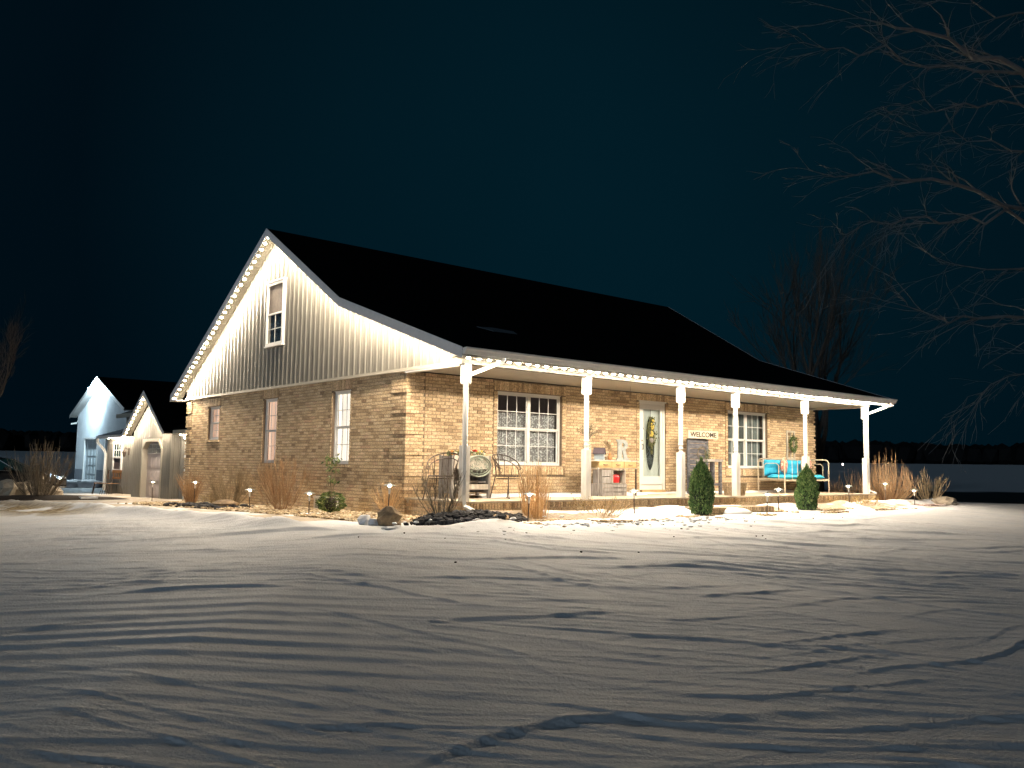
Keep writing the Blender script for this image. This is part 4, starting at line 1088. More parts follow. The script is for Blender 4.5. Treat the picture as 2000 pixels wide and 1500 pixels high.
def tree(label, base, h, r0, seed, forks, lev=5, spread=.5, up=.05, rmin=.006, lean=(0, 0)):
    rng = random.Random(seed); o = thing('bare_tree', label, 'tree', base)
    m = MB(); m.tube([(0, 0, -.2), (lean[0]*.3, lean[1]*.3, h*.10), (lean[0], lean[1], h*.22)], [r0*1.3, r0, r0*.85], 10); m.build('trunk', BARK, o)
    m = MB()
    for k in range(forks):
        a = 6.283*k/forks+rng.uniform(-.4, .4); t = rng.uniform(.35, 1) if k else 1; q = rng.uniform(.25, .75)
        grow(m, (lean[0]*t, lean[1]*t, h*.22*t), (math.cos(a)*q, math.sin(a)*q, 1), h*.30*rng.uniform(.8, 1.1), r0*.55, lev, rng, 5, spread, up, rmin)
    m.build('crown', BARK, o); return o
p = U(1597, 905, 'y', 5.33); tree('bare deciduous tree rising behind the right end of the house', (p.x, p.y, -.5), 11.2, .22, 12, 6, lev=4, spread=.36, up=.06, rmin=.009)
p = U(-60, 900, 'y', 20.0); tree('faint bare tree at the far left edge behind the dark car', (p.x, p.y, -.6), 6.0, .11, 11, 4, lev=4, spread=.40, up=.06, rmin=.005)
# big overhanging tree, trunk just outside the picture on the right
bt = (9.2, -10.4); o = thing('overhanging_tree', 'large bare tree whose branches hang into the upper right of the photo', 'tree', (bt[0], bt[1], Gs(*bt)))
m = MB(); m.tube([(0, 0, -.3), (0, 0, 1.5), (-.1, .2, 4), (-.1, .3, 7), (0, .4, 9)], [.34, .27, .23, .17, .10], 10); m.build('trunk', BARK, o)
rng = random.Random(21); m = MB()
def at_depth(u, v, t):
    d = FW+RT*((u-1000)/FPX)-UP*((v-750)/FPX); return Vector(CAM)+d*t-Vector((bt[0], bt[1], Gs(*bt)))
LIMBS = [([(2300, 330, 13.5), (2100, 210, 12.5), (1960, 120, 12), (1790, 60, 11.6), (1680, 35, 11.3)], .075),
         ([(2000, 140, 12), (1900, 150, 11.6), (1770, 110, 11.3), (1640, 95, 11.0), (1545, 85, 10.8)], .03),
         ([(2250, 520, 13.5), (2080, 440, 12.6), (1950, 400, 12), (1830, 350, 11.5), (1700, 345, 11.2), (1590, 335, 10.9)], .055),
         ([(1990, 420, 12.1), (1900, 430, 11.8), (1800, 425, 11.5), (1700, 440, 11.1), (1640, 455, 10.9)], .028),
         ([(2250, 650, 13.5), (2080, 625, 12.7), (1960, 622, 12.2), (1850, 615, 11.8), (1740, 590, 11.5)], .045),
         ([(2200, 560, 13), (2050, 525, 12.4), (1920, 520, 11.9), (1820, 500, 11.6)], .03),
         ([(2200, 330, 13), (2080, 250, 12.4), (1950, 190, 12.0), (1830, 200, 11.6), (1740, 205, 11.3)], .032),
         ([(2200, 720, 13), (2060, 705, 12.4), (1960, 730, 12.0), (1890, 775, 11.8)], .02),
         ([(2200, 60, 13), (2080, 20, 12.4), (1950, 30, 12.0), (1850, -10, 11.6)], .04),
         ([(2150, 300, 12.6), (2000, 300, 12), (1900, 270, 11.6), (1800, 260, 11.3)], .022)]
for pts, r0 in LIMBS:
    V = [at_depth(*q) for q in pts]; s0 = Vector((-.05, .3, max(2.5, V[0].z-1.2)))
    V = [s0]+V; N = len(V)
    sm = []
    for k in range(N-1):
        for t in (0, .33, .66): sm.append(V[k].lerp(V[k+1], t)+Vector([rng.gauss(0, .04) for _ in range(3)])*(1 if k else 0))
    sm.append(V[-1]); K = len(sm)
    rad = [max(.004, r0*(1-.92*k/(K-1))) for k in range(K)]
    m.tube(sm, rad, 6)
    for k in range(3, K):
        dirn = (sm[k]-sm[k-1]).normalized()
        for j in range(2 if k > 4 else 1):
            s = dirn.cross(Vector([rng.gauss(0, 1) for _ in range(3)])).normalized()
            nd = (dirn*1.0+s*.42+Vector((0, 0, rng.uniform(-.25, .12)))).normalized()
            grow(m, sm[k], nd, rng.uniform(.25, .62), max(.004, rad[k]*.5), 2, rng, 3, .36, -.03, .003, (1, 1) if k % 2 else (1, 2), .13)
m.build('branches', BARKP, o)

# ------------------------------------------------------------------ stones, rocks, mulch
def stones(name, label, fn, n, s0, s1, mt, seed, zoff=0, squash=.6):
    rng = random.Random(seed); base = MB(); base.blob((0, 0, 0), (1, 1, squash), seed=seed, sub=1, jit=.30)
    bv = np.array(base.v); nb_ = len(bv); V = []; F = []; k = 0
    for i in range(n):
        q = fn(rng)
        if q is None: continue
        x, y = q[0], q[1]; zz = q[2] if len(q) > 2 else Gs(x, y); s = rng.uniform(s0, s1); a = rng.uniform(0, 6.283); ca, sa = math.cos(a), math.sin(a); e = rng.uniform(.7, 1.4)
        v = bv*np.array([s*e, s/e, s]); v = np.stack([v[:, 0]*ca-v[:, 1]*sa+x, v[:, 0]*sa+v[:, 1]*ca+y, v[:, 2]+zz+zoff+rng.uniform(-.3, .3)*s], -1)
        V.append(v); F += [tuple(j+k for j in f) for f in base.f]; k += nb_
    me = bpy.data.meshes.new(name); me.from_pydata(np.concatenate(V).tolist(), [], F); me.update(); me.materials.append(mt)
    o = bpy.data.objects.new(name, me); C.objects.link(o); tag(o, label, kind='stuff'); return o
def gbed(rng):
    y = rng.uniform(-1.2, 11.2); x = rng.uniform(-1.85-.03*max(y, 0), -.02)
    if float(fbm(x*1.6, y*1.6, 4, 61)) < .37 or x < -1.75-.03*max(y, 0)+.1*rng.random(): return None
    return x, y
stones('river_gravel', 'tan river gravel covering the bed along the gable wall', gbed, 9000, .022, .05, GRAVEL, 1, .01)
def fbed(rng):
    x = rng.uniform(-.2, 13.5); y = rng.uniform(float(yb(x))+.15, -2.05)
    if float(fbm(x*1.1+5, y*1.6, 4, 62)) < .555: return None
    return x, y
stones('river_gravel', 'tan gravel showing through the snow along the porch', fbed, 6500, .02, .045, GRAVEL, 2, .015)
def rbed(rng):
    x = rng.uniform(13.6, 18.2); y = rng.uniform(-3.2, -1.2)
    if ((x-16.0)/2.3)**2+((y+2.1)/1.0)**2 > 1: return None
    return x, y
stones('pink_gravel', 'pinkish gravel bed at the right end around the bare shrub', rbed, 3200, .02, .045, GRAVELP, 3, .02)
def lavaf(rng):
    while True:
        x = rng.uniform(-1.5, 1.0); y = rng.uniform(-3.1, -2.0)
        d = ((x+.32)/1.08)**2+((y+2.52)/.50)**2
        if d < 1: return x+rng.gauss(0, .07), y+rng.gauss(0, .045), Gs(x, y)+.13*(1-d)
#
stones('lava_rock', 'heap of black lava rock under the small bare shrub at the porch corner', lavaf, 1100, .03, .07, LAVA, 4, .02, .95)
m = MB()
vs = []; 
def mound(name, label, cx, cy, rx, ry, h, mt, seed, kind='stuff', rz=0):
    m = MB(); N, K = 40, 10; vs = [(cx, cy, Gs(cx, cy)+h)]
    for k in range(1, K+1):
        for i in range(N):
            a = 6.2832*i/N; q = k/K*(1+.18*(float(vn(math.cos(a)*2+5, math.sin(a)*2+5, seed))-.5)*2)
            lx, ly = rx*q*math.cos(a), ry*q*math.sin(a); x = cx+lx*math.cos(rz)-ly*math.sin(rz); y = cy+lx*math.sin(rz)+ly*math.cos(rz)
            z = Gs(x, y)+h*(1-(k/K)**2)+.03*(float(fbm(x*3, y*3, 3, seed))-.5)-(0.05 if k == K else 0); vs.append((x, y, z))
    fs = [(0, 1+i, 1+(i+1) % N) for i in range(N)]
    for k in range(K-1): fs += [(1+k*N+i, 1+(k+1)*N+i, 1+(k+1)*N+(i+1) % N, 1+k*N+(i+1) % N) for i in range(N)]
    m.add(vs, fs); m.smooth = True; o = m.build(name, mt); tag(o, label, kind=kind); return o
mound('lava_bed', 'low dark base of the lava rock heap', -.32, -2.52, .98, .42, .10, MULCH, 1)
pm = U(75, 975, 'z', -.66)
mound('mulch_mound', 'dark mulch mound with the big bare shrub at the left', pm.x-.1, pm.y-.4, 2.7, 1.2, .16, MULCH, 2, rz=R(-20))
def rk(name, label, u, v, ax, val, r, mt, seed, cat='boulder', jit=.16, tilt=0, sub=3):
    p = U(u, v, ax, val); z = Gs(p.x, p.y); m = MB(); m.blob((0, 0, 0), r, seed=seed, sub=sub, jit=jit)
    o = m.build(name, mt); o.location = (p.x, p.y, z+r[2]*.55); o.rotation_euler = (0, tilt, random.Random(seed).uniform(0, 3)); tag(o, label, cat); return o
rk('boulder', 'angular tan boulder at the left end of the lava rock heap', 760, 1018, 'y', -2.35, (.25, .18, .20), ROCKT, 1, tilt=.3, sub=2)
rk('boulder', 'flat tan boulder at the right end of the lava rock heap', 972, 1018, 'y', -2.75, (.30, .22, .10), ROCKT, 2, sub=2)
rk('boulder', 'pale rounded boulder at the right end of the garden bed', 1845, 988, 'y', -2.9, (.48, .30, .16), ROCKL, 3)
rk('boulder', 'flat tan boulder in gravel beside the dark rocks at the far gable corner', 440, 992, 'x', -1.3, (.36, .28, .13), ROCKT, 4, sub=2)
for k, (u, v, r, lb) in enumerate([(712, 1028, (.13, .10, .10), 'grey snow chunk left of the tan boulder, the taller of two'), (731, 1030, (.12, .09, .07), 'grey snow chunk just left of the tan boulder'), (770, 1043, (.16, .08, .05), 'flat snow chunk on the lawn below the lava heap'), (820, 1042, (.035, .03, .035), 'tiny dark clod on the lawn snow under the lava heap'), (1101, 1036, (.035, .03, .03), 'tiny dark clod on the lawn snow below the orange clump'), (752, 1042, (.06, .05, .04), 'small snow lump beside the flat snow chunk')]):
    rk('snow_chunk' if k != 3 and k != 4 else 'clod', lb, u, v, 'z', -.36, r, SNOWM if k not in (3, 4) else ROCKT, 30+k, 'snow chunk' if k not in (3, 4) else 'clod', .25, sub=2)
def dk(rng):
    c_ = U(405, 992, 'x', -1.35); x = c_.x+rng.gauss(0, .28); y = c_.y+rng.gauss(0, .75); return x, y
stones('slate_rocks', 'heap of dark slate rocks at the far end of the gable bed', dk, 260, .03, .09, LAVA, 6, .04, .45)
def lumps(rng):
    x = rng.uniform(-1.6, 4.6); y = float(yb(x))-rng.expovariate(3.2)+.12; return x, y
stones('snow_crumbs', 'crumbled snow crust along the edge of the lawn below the porch', lumps, 150, .012, .045, SNOWM, 8, .02, .6)
def clods(rng):
    x = rng.uniform(-3.5, 9); y = float(yb(x))-rng.expovariate(1.3)-.05; return x, y
stones('dark_clods', 'scattered dark bark chips on the lawn snow near the beds', clods, 36, .007, .017, MULCH, 9, .03, .7)
def hsnow(rng):
    return -.32+rng.gauss(0, .7), -2.75+rng.gauss(0, .12), Gs(-.3, -2.7)+.05
stones('snow_crumbs', 'small patches of snow caught between the black lava rocks', hsnow, 60, .02, .055, SNOWM, 10, .03, .4)
# big pale rocks behind the mulch mound
for k, (u, v, r, lb) in enumerate([(12, 958, (.5, .35, .42), 'pale grey rock at the left photo edge'), (45, 962, (.62, .4, .36), 'wide pale rock in front of the car door'), (20, 945, (.3, .3, .3), 'small square pale rock atop the others at the left edge'), (75, 955, (.18, .2, .62), 'upright tan stone in the shrub before the car'), (103, 962, (.42, .35, .28), 'tan layered rock under the car headlight'), (62, 948, (.35, .3, .4), 'tall pale rock left of the upright stone'), (88, 962, (.3, .25, .35), 'tan leaning stone right of the upright stone')]):
    rk('landscape_rock', lb, u, v, 'y', 18.6+k*.1, r, ROCKL, 50+k, 'rock', .22, sub=2)
# concrete slab edge blocks on the driveway
p = U(168, 977, 'z', -.66)
m = MB(); m.box((-.25, -.4, 0), (.25, .4, .10)); tag(m.build('snow_block', SNOWM), 'low block of snow on the walk left of the garage', 'snow').location = (p.x, p.y, Gs(p.x, p.y)-.0)
def bankf(label, u0, v0, u1, v1, z, h, wd, seed, n_=26):
    a, b = U(u0, v0, 'z', z), U(u1, v1, 'z', z); m = MB(); rng = random.Random(seed)
    for k in range(n_):
        q = a.lerp(b, (k+rng.random()*.6)/n_); s = rng.uniform(.7, 1.3)
        m.blob((q.x+rng.gauss(0, wd*.3), q.y+rng.gauss(0, wd*.3), Gs(q.x, q.y)+h*.15), (wd*s, wd*s, h*s), seed=seed*50+k, sub=2, jit=.2)
    m.smooth = True; o = m.build('snow_bank', SNOWM); tag(o, label, 'snow bank'); return o
bankf('blue-lit ploughed snow bank in front of the barn doors', 122, 948, 190, 948, -.80, .34, .55, 1, 16)
bankf('snow heaped on the brick step between the two conical evergreens', 1396, 984, 1440, 992, -.18, .10, .26, 2, 9)
# snow strip on the porch along the wall
m = MB(); rng = random.Random(8); N = 120; vs = []
for i in range(N+1):
    x = 1.3+(L-2.6)*i/N; wdt = .35+.5*float(vn(x*.9, 0, 90)); wdt *= 0.2 if 6.4 < x < 7.9 else 1
    if x > 8.2: wdt *= .35
    for k, f in enumerate((0, .5, .9, 1)): vs.append((x, -.015-wdt*f, (.0 if k == 3 else .045-.02*f+.02*float(vn(x*4, f*3, 91)))+.001))
m.add(vs, [(4*i+k, 4*i+k+1, 4*(i+1)+k+1, 4*(i+1)+k) for i in range(N) for k in range(3)]); m.smooth = True
tag(m.build('porch_snow', SNOWM), 'thin blown snow along the foot of the front wall on the porch', kind='stuff')

# ------------------------------------------------------------------ porch furniture
def iron_chair(label, loc, rz):
    o = thing('iron_chair', label, 'chair', loc, rz, 'wrought-iron porch chairs'); r = .011
    def ring(c, rx, ry, z, a0=0, a1=360, n=24, tilt=None):
        pts = []
        for k in range(n+1):
            a = R(a0+(a1-a0)*k/n); p = Vector((c[0]+rx*math.cos(a), c[1]+ry*math.sin(a), z))
            if tilt: p.z += tilt*(1 - math.sin(a))*.5 if callable(tilt) is False else 0
            pts.append(p)
        return pts
    # seat: ring + mesh bars;   back at +y
    m = MB(); m.tube(ring((0, 0), .25, .24, .43), r, 6); m.tube(ring((0, 0), .24, .23, .385), r*.8, 5); m.build('seat_rim', IRON, o)
    m = MB()
    for k in range(-6, 7):
        q = k*.036; e = .24*math.sqrt(max(0, 1-(q/.25)**2)); m.tube([(q, -e, .432), (q, e, .432)], .004, 4); m.tube([(-e, q, .432), (e, q, .432)], .004, 4)
    m.build('seat', IRON, o)
    top = []; low = []
    for k in range(31):
        a = R(-20+220*k/30); s = math.sin(a); hgt = .56+.30*max(0, (s+.34)/1.34)**.55
        top.append((.31*math.cos(a), .04+.27*s, hgt)); low.append((.28*math.cos(a), .03+.24*s, max(.46, hgt-.10)))
    m = MB(); m.tube(top, r, 6); m.tube(low, r*.8, 5)
    for k in (2, 7, 12, 15, 18, 23, 28): m.tube([low[k], top[k]], r*.7, 5)
    for a in (150, 118, 90, 62, 30):
        c_ = (.25*math.cos(R(a)), .24*math.sin(R(a)), .43); k = int((a+20)/220*30); m.tube([c_, low[k]], r*.7, 5)
    for s in (-1, 1):  # arm scrolls
        cx_, cz_ = s*.30, .54; m.tube([(cx_, -.06+.05*math.cos(t), cz_+.05*math.sin(t)) for t in np.linspace(0, 5, 14)], .006, 4)
    m.build('backrest', IRON, o)
    for sx in (-1, 1):
        for sy in (-1, 1):
            m = MB(); m.tube([(sx*.19, sy*.17, .43), (sx*.22, sy*.20, .25), (sx*.25, sy*.25, .0)], r, 6); m.tube([(sx*.25, sy*.25, 0), (sx*.26, sy*.26, .006)], .02, 8); m.build('leg', IRON, o)
    return o
iron_chair('dark wrought-iron chair at the left porch corner, turned sideways', (.20, -.95, 0), R(-62))
iron_chair('dark wrought-iron chair right of the grey flower cabinet', (1.72, -1.05, 0), R(8))
# grey wooden cabinet/planter with oval ornament and flowers
cab = thing('wooden_planter', 'weathered grey and white wooden planter cabinet between the two iron chairs', 'planter', (.98, -.62, 0))
for sx in (-1, 1):
    for sy in (-1, 1): m = MB(); m.box((sx*.47-.05*(sx > 0), sy*.18-.03, 0), (sx*.47+.05*(sx < 0), sy*.18+.03, .82)); m.build('leg', WOODG, cab)
m = MB(); m.box((-.42, -.215, .56), (.42, -.19, .82)); m.build('front_panel', WOODW, cab)
m = MB(); m.box((-.42, -.2, .17), (.42, -.17, .27)); m.build('lower_rail', WOODW, cab)
m = MB(); m.box((-.42, .15, .1), (.42, .17, .8)); m.box((-.40, -.15, .30), (.40, .14, .33)); m.build('back_panel', WOODG, cab)
for sx in (-1, 1): m = MB(); m.box((sx*.46, -.15, .1), (sx*.44, .15, .8)); m.build('side_panel', WOODG, cab)
m = MB(); m.box((-.43, -.16, .74), (.43, .14, .80)); m.build('soil_box', MULCH, cab)
orn = thing('oval_ornament', 'pale green scrollwork oval ornament leaning on the grey planter cabinet', 'ornament', (1.13, -.86, .62))
def oval(rx, rz, n=28, y=0): return [(rx*math.cos(6.2832*k/n), y, rz*math.sin(6.2832*k/n)) for k in range(n+1)]
m = MB(); m.tube(oval(.30, .20), .016, 6); m.tube(oval(.25, .155), .008, 5); m.build('rim', GREENM, orn)
m = MB(); rng = random.Random(3)
for k in range(26):
    a = rng.uniform(0, 6.283); q = rng.uniform(.05, .19); c0 = (q*math.cos(a)*1.15, q*math.sin(a)*.7); rr = rng.uniform(.02, .045)
    m.tube([(c0[0]+rr*(1-t/7)*math.cos(t+a), -.004, c0[1]+rr*(1-t/7)*math.sin(t+a)) for t in np.linspace(0, 5, 10)], .006, 4)
m.build('scrollwork', GREENM, orn)
fl = thing('flower_arrangement', 'red, orange and cream flowers on top of the grey planter cabinet', 'flowers', (.98, -.62, .80))
rng = random.Random(6)
m = MB()
for k in range(220): leaf(m, Vector((rng.uniform(-.45, .45), rng.uniform(-.14, .12), rng.uniform(0, .10))), .06, rng)
m.build('leaves', LEAFB, fl)
for k in range(22):
    m = MB(); m.blob((rng.uniform(-.43, .43), rng.uniform(-.16, .05), rng.uniform(.04, .13)), (.034, .034, .026), seed=k, sub=1, jit=.25); m.build('flower', FLOWER[rng.choice([0, 0, 1, 1, 2, 3, 3])], fl)
# console table
tx0, tx1, ty0, ty1 = 4.45, 5.70, -.82, -.42
tab = thing('console_table', 'narrow weathered console table with three pine drawers between post and door', 'table', (4.45, -.82, 0))
lw_, ld = tx1-tx0, .42
m = MB(); m.box((-.25, -.02, .765), (lw_+.02, ld+.02, .79)); m.build('tabletop', WOODW, tab)
for k in range(3):
    a = .03+k*(lw_-.04)/3; m = MB(); m.box((a, -.012, .62), (a+(lw_-.04)/3-.02, .35, .755)); d = m.build('drawer', WOODY, tab)
    m = MB(); m.tube([(a+.12, -.013, .69), (a+.13, -.035, .685), (a+.24, -.035, .685), (a+.25, -.013, .69)], .008, 5); m.build('handle', IRON, d)
m = MB(); m.box((0, .0, .60), (lw_, .41, .618)); m.build('apron', WOODW, tab)
for a, b in ((0, 0), (lw_-.03, 0), (0, .38), (lw_-.03, .38), (lw_*.56, 0)):
    m = MB(); m.box((a, b, 0), (a+.028, b+.028, .60)); m.build('leg', WOODG if a < .1 else IRON, tab)
m = MB(); m.box((lw_*.58, 0.002, .12), (lw_-.03, .02, .135)); m.build('rail', IRON, tab)
def crate(name, label, loc, sx, sy, sz, rz=0, n=3, mt=None, open_front=False, slats=True):
    o = thing(name, label, 'crate', loc, rz); mt = mt or WOODG; t = .014
    for s in (0, 1):
        m = MB(); m.box((s*(sx-t), 0, 0), (s*(sx-t)+t, sy, sz)); m.build('end_panel', mt, o)
    h = sz/n
    for k in range(n):
        for yy in ((sy-t,) if open_front else (0, sy-t)):
            m = MB(); m.box((t+.001, yy, k*h+.008), (sx-t-.001, yy+t, (k+1)*h-.008)); m.build('slat', mt, o)
    m = MB(); m.box((t+.001, t+.001, .004), (sx-t-.001, sy-t-.001, .016)); m.build('bottom', mt, o)
    return o
crate('wooden_crate', 'slatted grey wooden crate on the floor under the console table', (4.52, -.88, 0.0), .78, .40, .27, n=3)
cr = crate('wooden_crate', 'upright open crate holding the red can on top of the slatted crate', (4.87, -.86, .272), .42, .30, .31, n=3, mt=WOODW, open_front=True)
m = MB(); m.box((.0, 0, .296), (.42, .29, .31)); m.build('end_panel', WOODW, cr)
cr = crate('wooden_crate', 'grey crate standing at the left inside the console table', (4.55, -.84, .272), .29, .28, .31, n=2)
m = MB(); m.box((4.47+.02-4.45, .0, 0), (.0, .0, .0))
rc = thing('red_can', 'bright red can with a handle inside the upright crate', 'can', (5.05, -.76, .290))
m = MB(); m.lathe([(.085, 0), (.095, .02), (.095, .12), (.075, .165), (.03, .18)], (0, 0, 0), 16); m.smooth = True; m.build('body', RED, rc)
m = MB(); m.lathe([(.028, .181), (.03, .22)], (0, 0, 0), 10); m.build('lid', METALR, rc)
m = MB(); m.tube([(-.08, 0, .15), (-.05, 0, .235), (.05, 0, .235), (.08, 0, .15)], .006, 5); m.build('handle', IRON, rc)
# birdhouse
bh = thing('birdhouse', 'blue-grey wooden birdhouse with dark roof on the console table', 'birdhouse', (4.72, -.62, .79), R(35))
bh.scale = (1.25, 1.25, 1.25)
m = MB(); m.prism([(-.07, -.07, 0), (.07, -.07, 0), (.07, -.07, .13), (0, -.07, .20), (-.07, -.07, .13)], (0, .17, 0)); m.build('body', mat('birdhouse_paint', (.36, .44, .50), .7), bh)
m = MB()
for s in (-1, 1): m.prism([(0, -.09, .215), (s*.10, -.09, .115), (s*.10, -.09, .100), (0, -.09, .198)], (0, .21, 0))
m.build('roof', mat('birdhouse_roof', (.09, .07, .09), .7), bh)
m = MB(); m.tube([(0, -.072, .115), (0, -.0705, .115)], .018, 12); m.build('entrance_hole', BLACKM, bh)
m = MB(); m.tube([(0, -.07, .07), (0, -.11, .07)], .005, 6); m.build('perch', WHITE, bh)
# orange figure beside it
fg = thing('orange_figurine', 'small orange pear-shaped figurine right of the birdhouse', 'figurine', (4.93, -.72, .79))
m = MB(); m.lathe([(.035, 0), (.055, .03), (.05, .07), (.028, .10), (.032, .125), (.02, .15), (.005, .165)], (0, 0, 0), 12); m.smooth = True; m.build('body', mat('orange_glaze', (.52, .22, .08), .5), fg)
m = MB(); m.blob((0, -.03, .13), (.008, .006, .008), sub=1, jit=0); m.build('eye', BLACKM, fg)
# dried grass wreath behind
gw = thing('grass_wreath', 'dried grass wreath leaning behind the birdhouse', 'wreath', (5.02, -.50, 1.0))
m = MB(); rng = random.Random(9)
for k in range(260):
    a = rng.uniform(0, 6.283); q = rng.uniform(.10, .15); p = Vector((q*math.cos(a), rng.uniform(-.02, .02), q*math.sin(a)*1.2))
    d = Vector((math.cos(a)*.5-math.sin(a), rng.gauss(0, .1), math.sin(a)*.6+math.cos(a))).normalized()
    m.tube([p, p+d*.05, p+d*.11+Vector((math.cos(a)*.02, 0, math.sin(a)*.02))], [.003, .0025, .001], 3, caps=False)
m.build('grass', TWIGT, gw)
# vase with dry branches
vs_ = thing('patterned_vase', 'tall pale patterned vase with dry branches on the left end of the console table', 'vase', (4.32, -.60, .79))
m = MB(); m.lathe([(.07, 0), (.085, .03), (.085, .30), (.07, .34), (.065, .40), (.078, .43)], (0, 0, 0), 16); m.smooth = True; m.build('body', lace_mat('vase_glaze', (.60, .57, .46), (.30, .26, .19), 30), vs_)
rng = random.Random(13); m = MB(); m2 = MB()
for k in range(26):
    a = rng.uniform(0, 6.283); q = rng.uniform(.1, .42); pts = [Vector((0, 0, .38)), Vector((math.cos(a)*q*.35, math.sin(a)*q*.2, .55)), Vector((math.cos(a)*q, math.sin(a)*q*.4, rng.uniform(.62, .82)))]
    m.tube(pts, [.005, .004, .002], 3, caps=False)
    for j in range(12): p = pts[1].lerp(pts[2], rng.random())+Vector([rng.gauss(0, .02) for _ in range(3)]); leaf(m2, p, .035, rng)
m.build('twigs', TWIGD, vs_); m2.build('dry_leaves', pieces_mat('sage_leaf', [(0, (.12, .11, .07)), (1, (.30, .26, .17))]), vs_)
# the letter R
le = thing('letter_R', 'large galvanised metal letter R standing on the console table', 'letter', (5.26, -.60, .79), R(-24))
m = MB(); H = .47; t = .05; q = .001
def bxz(x0, x1, z0, z1, j=0): m.box((x0, -t/2-j*q, z0), (x1, t/2+j*q, z1))
bxz(.035, .125, .05, H-.04); bxz(0, .16, 0, .05, 1); bxz(0, .14, H-.045, H, 1)
N = 14; cz_, ro, ri = H-.125, .125, .05
vs = []
for k in range(N+1):
    a = R(90-180*k/N)
    for rr, zz in ((ro, 1), (ri, 1)): vs.append((.14+rr*1.05*math.cos(a), cz_+rr*math.sin(a)))
for k in range(N):
    p = [vs[2*k], vs[2*k+2], vs[2*k+3], vs[2*k+1]]; m.prism([(x_, -t/2+.001, z_) for x_, z_ in p], (0, t-.002, 0))
bxz(.125, .145, cz_+ri, H-.001, -2); bxz(.125, .145, cz_-ro, cz_-ri, -2)
m.prism([(.13, -t/2+.002, cz_-ri-.005), (.20, -t/2+.002, cz_-ri-.005), (.265, -t/2+.002, .05), (.175, -t/2+.002, .05)], (0, t-.004, 0)); bxz(.165, .30, 0, .05, 2)
m.build('letter_body', METALR, le)
# door swag
sw = thing('door_swag', 'hanging swag of yellow flowers and greenery on the front door', 'wreath', ((FH[2][0]+FH[2][1])/2-.02, .06, 1.75))
rng = random.Random(15); m = MB()
for k in range(420):
    t = rng.random(); wd = .13*math.sin(math.pi*min(1, t*1.05+.08))+.02; leaf(m, Vector((rng.gauss(0, wd*.55), rng.uniform(-.03, .015)-.03, .12-t*.88)), rng.uniform(.05, .10), rng, (rng.gauss(0, .4), rng.gauss(0, .2), -1))
m.build('greenery', pieces_mat('swag_green', [(0, (.05, .06, .03)), (.6, (.16, .17, .08)), (1, (.30, .28, .15))]), sw)
for k in range(20):
    m = MB(); t = rng.choice([rng.uniform(0, .25), rng.uniform(.3, .5)]); m.blob((rng.gauss(0, .05), -.06, .05-t*.85), (.028, .02, .028), seed=k, sub=1, jit=.2); m.build('flower', FLOWER[2], sw)
m = MB(); m.blob((-.03, -.07, -.45), (.07, .03, .06), sub=2, jit=.2); m.build('bow', mat('grey_burlap', (.30, .28, .27), .9), sw)
m = MB(); m.tube([(0, -.0, .12), (0, -.005, .32)], .006, 4); m.build('hanger', IRON, sw)
# charcoal shutter stand + WELCOME sign
sh = thing('shutter_panel', 'charcoal slatted wood shutter leaning on the wall under the welcome sign', 'shutter', (8.02, -.42, 0))
for a in (0, .74): m = MB(); m.box((a, 0, 0), (a+.09, .035, 1.37)); m.build('stile', WOODD, sh)
for k in range(10):
    z = .08+k*.132; m = MB(); m.box((.091, .006, z), (.739, .026, z+.118)); m.build('slat', WOODD, sh)
sg = thing('welcome_sign', 'cream wooden WELCOME sign on top of the charcoal shutter', 'sign', (7.99, -.47, 1.38), R(-3))
m = MB(); m.box((0, 0, 0), (1.12, .035, .20)); m.build('board', mat('cream_sign', (.70, .62, .46), .7, scale=10, bump=.2), sg)
cu = bpy.data.curves.new('welcome', 'FONT'); cu.body = 'WELCOME'; cu.size = .205; cu.extrude = .002; cu.offset = .004; cu.align_x = 'CENTER'
to = bpy.data.objects.new('tmp', cu); C.objects.link(to); dg = bpy.context.evaluated_depsgraph_get()
tm = bpy.data.meshes.new_from_object(to.evaluated_get(dg)); bpy.data.objects.remove(to)
xs_ = [v.co.x for v in tm.vertices]; ys_ = [v.co.y for v in tm.vertices]; wd = max(xs_)-min(xs_); hh = max(ys_)-min(ys_)
tm.transform(Matrix.Diagonal((.98/wd, .125/hh, 1, 1))); tm.materials.clear(); tm.materials.append(mat('black_letter', (.03, .02, .015), .7))
lt = bpy.data.objects.new('lettering', tm); C.objects.link(lt); lt.parent = sg; lt.location = (.56, -.003, .04); lt.rotation_euler = (R(90), 0, 0)
# twig wreath on shutter
tw_ = thing('twig_spray', 'twig and fern spray hanging on the charcoal shutter', 'wreath', (8.5, -.47, 1.0)); rng = random.Random(17); m = MB()
for k in range(14): a0 = rng.uniform(0, 6); m.tube([(.17*math.cos(t)+rng.gauss(0, .01), rng.uniform(-.02, 0), .17*math.sin(t)+rng.gauss(0, .01)) for t in np.linspace(a0, a0+3.5, 12)], .004, 3)
m.build('twigs', TWIGD, tw_); m = MB()
for k in range(160): leaf(m, Vector((rng.gauss(.22, .07), -.03, rng.gauss(-.08, .14))), .05, rng)
m.build('leaves', pieces_mat('fern', [(0, (.08, .10, .05)), (1, (.25, .27, .15))]), tw_)
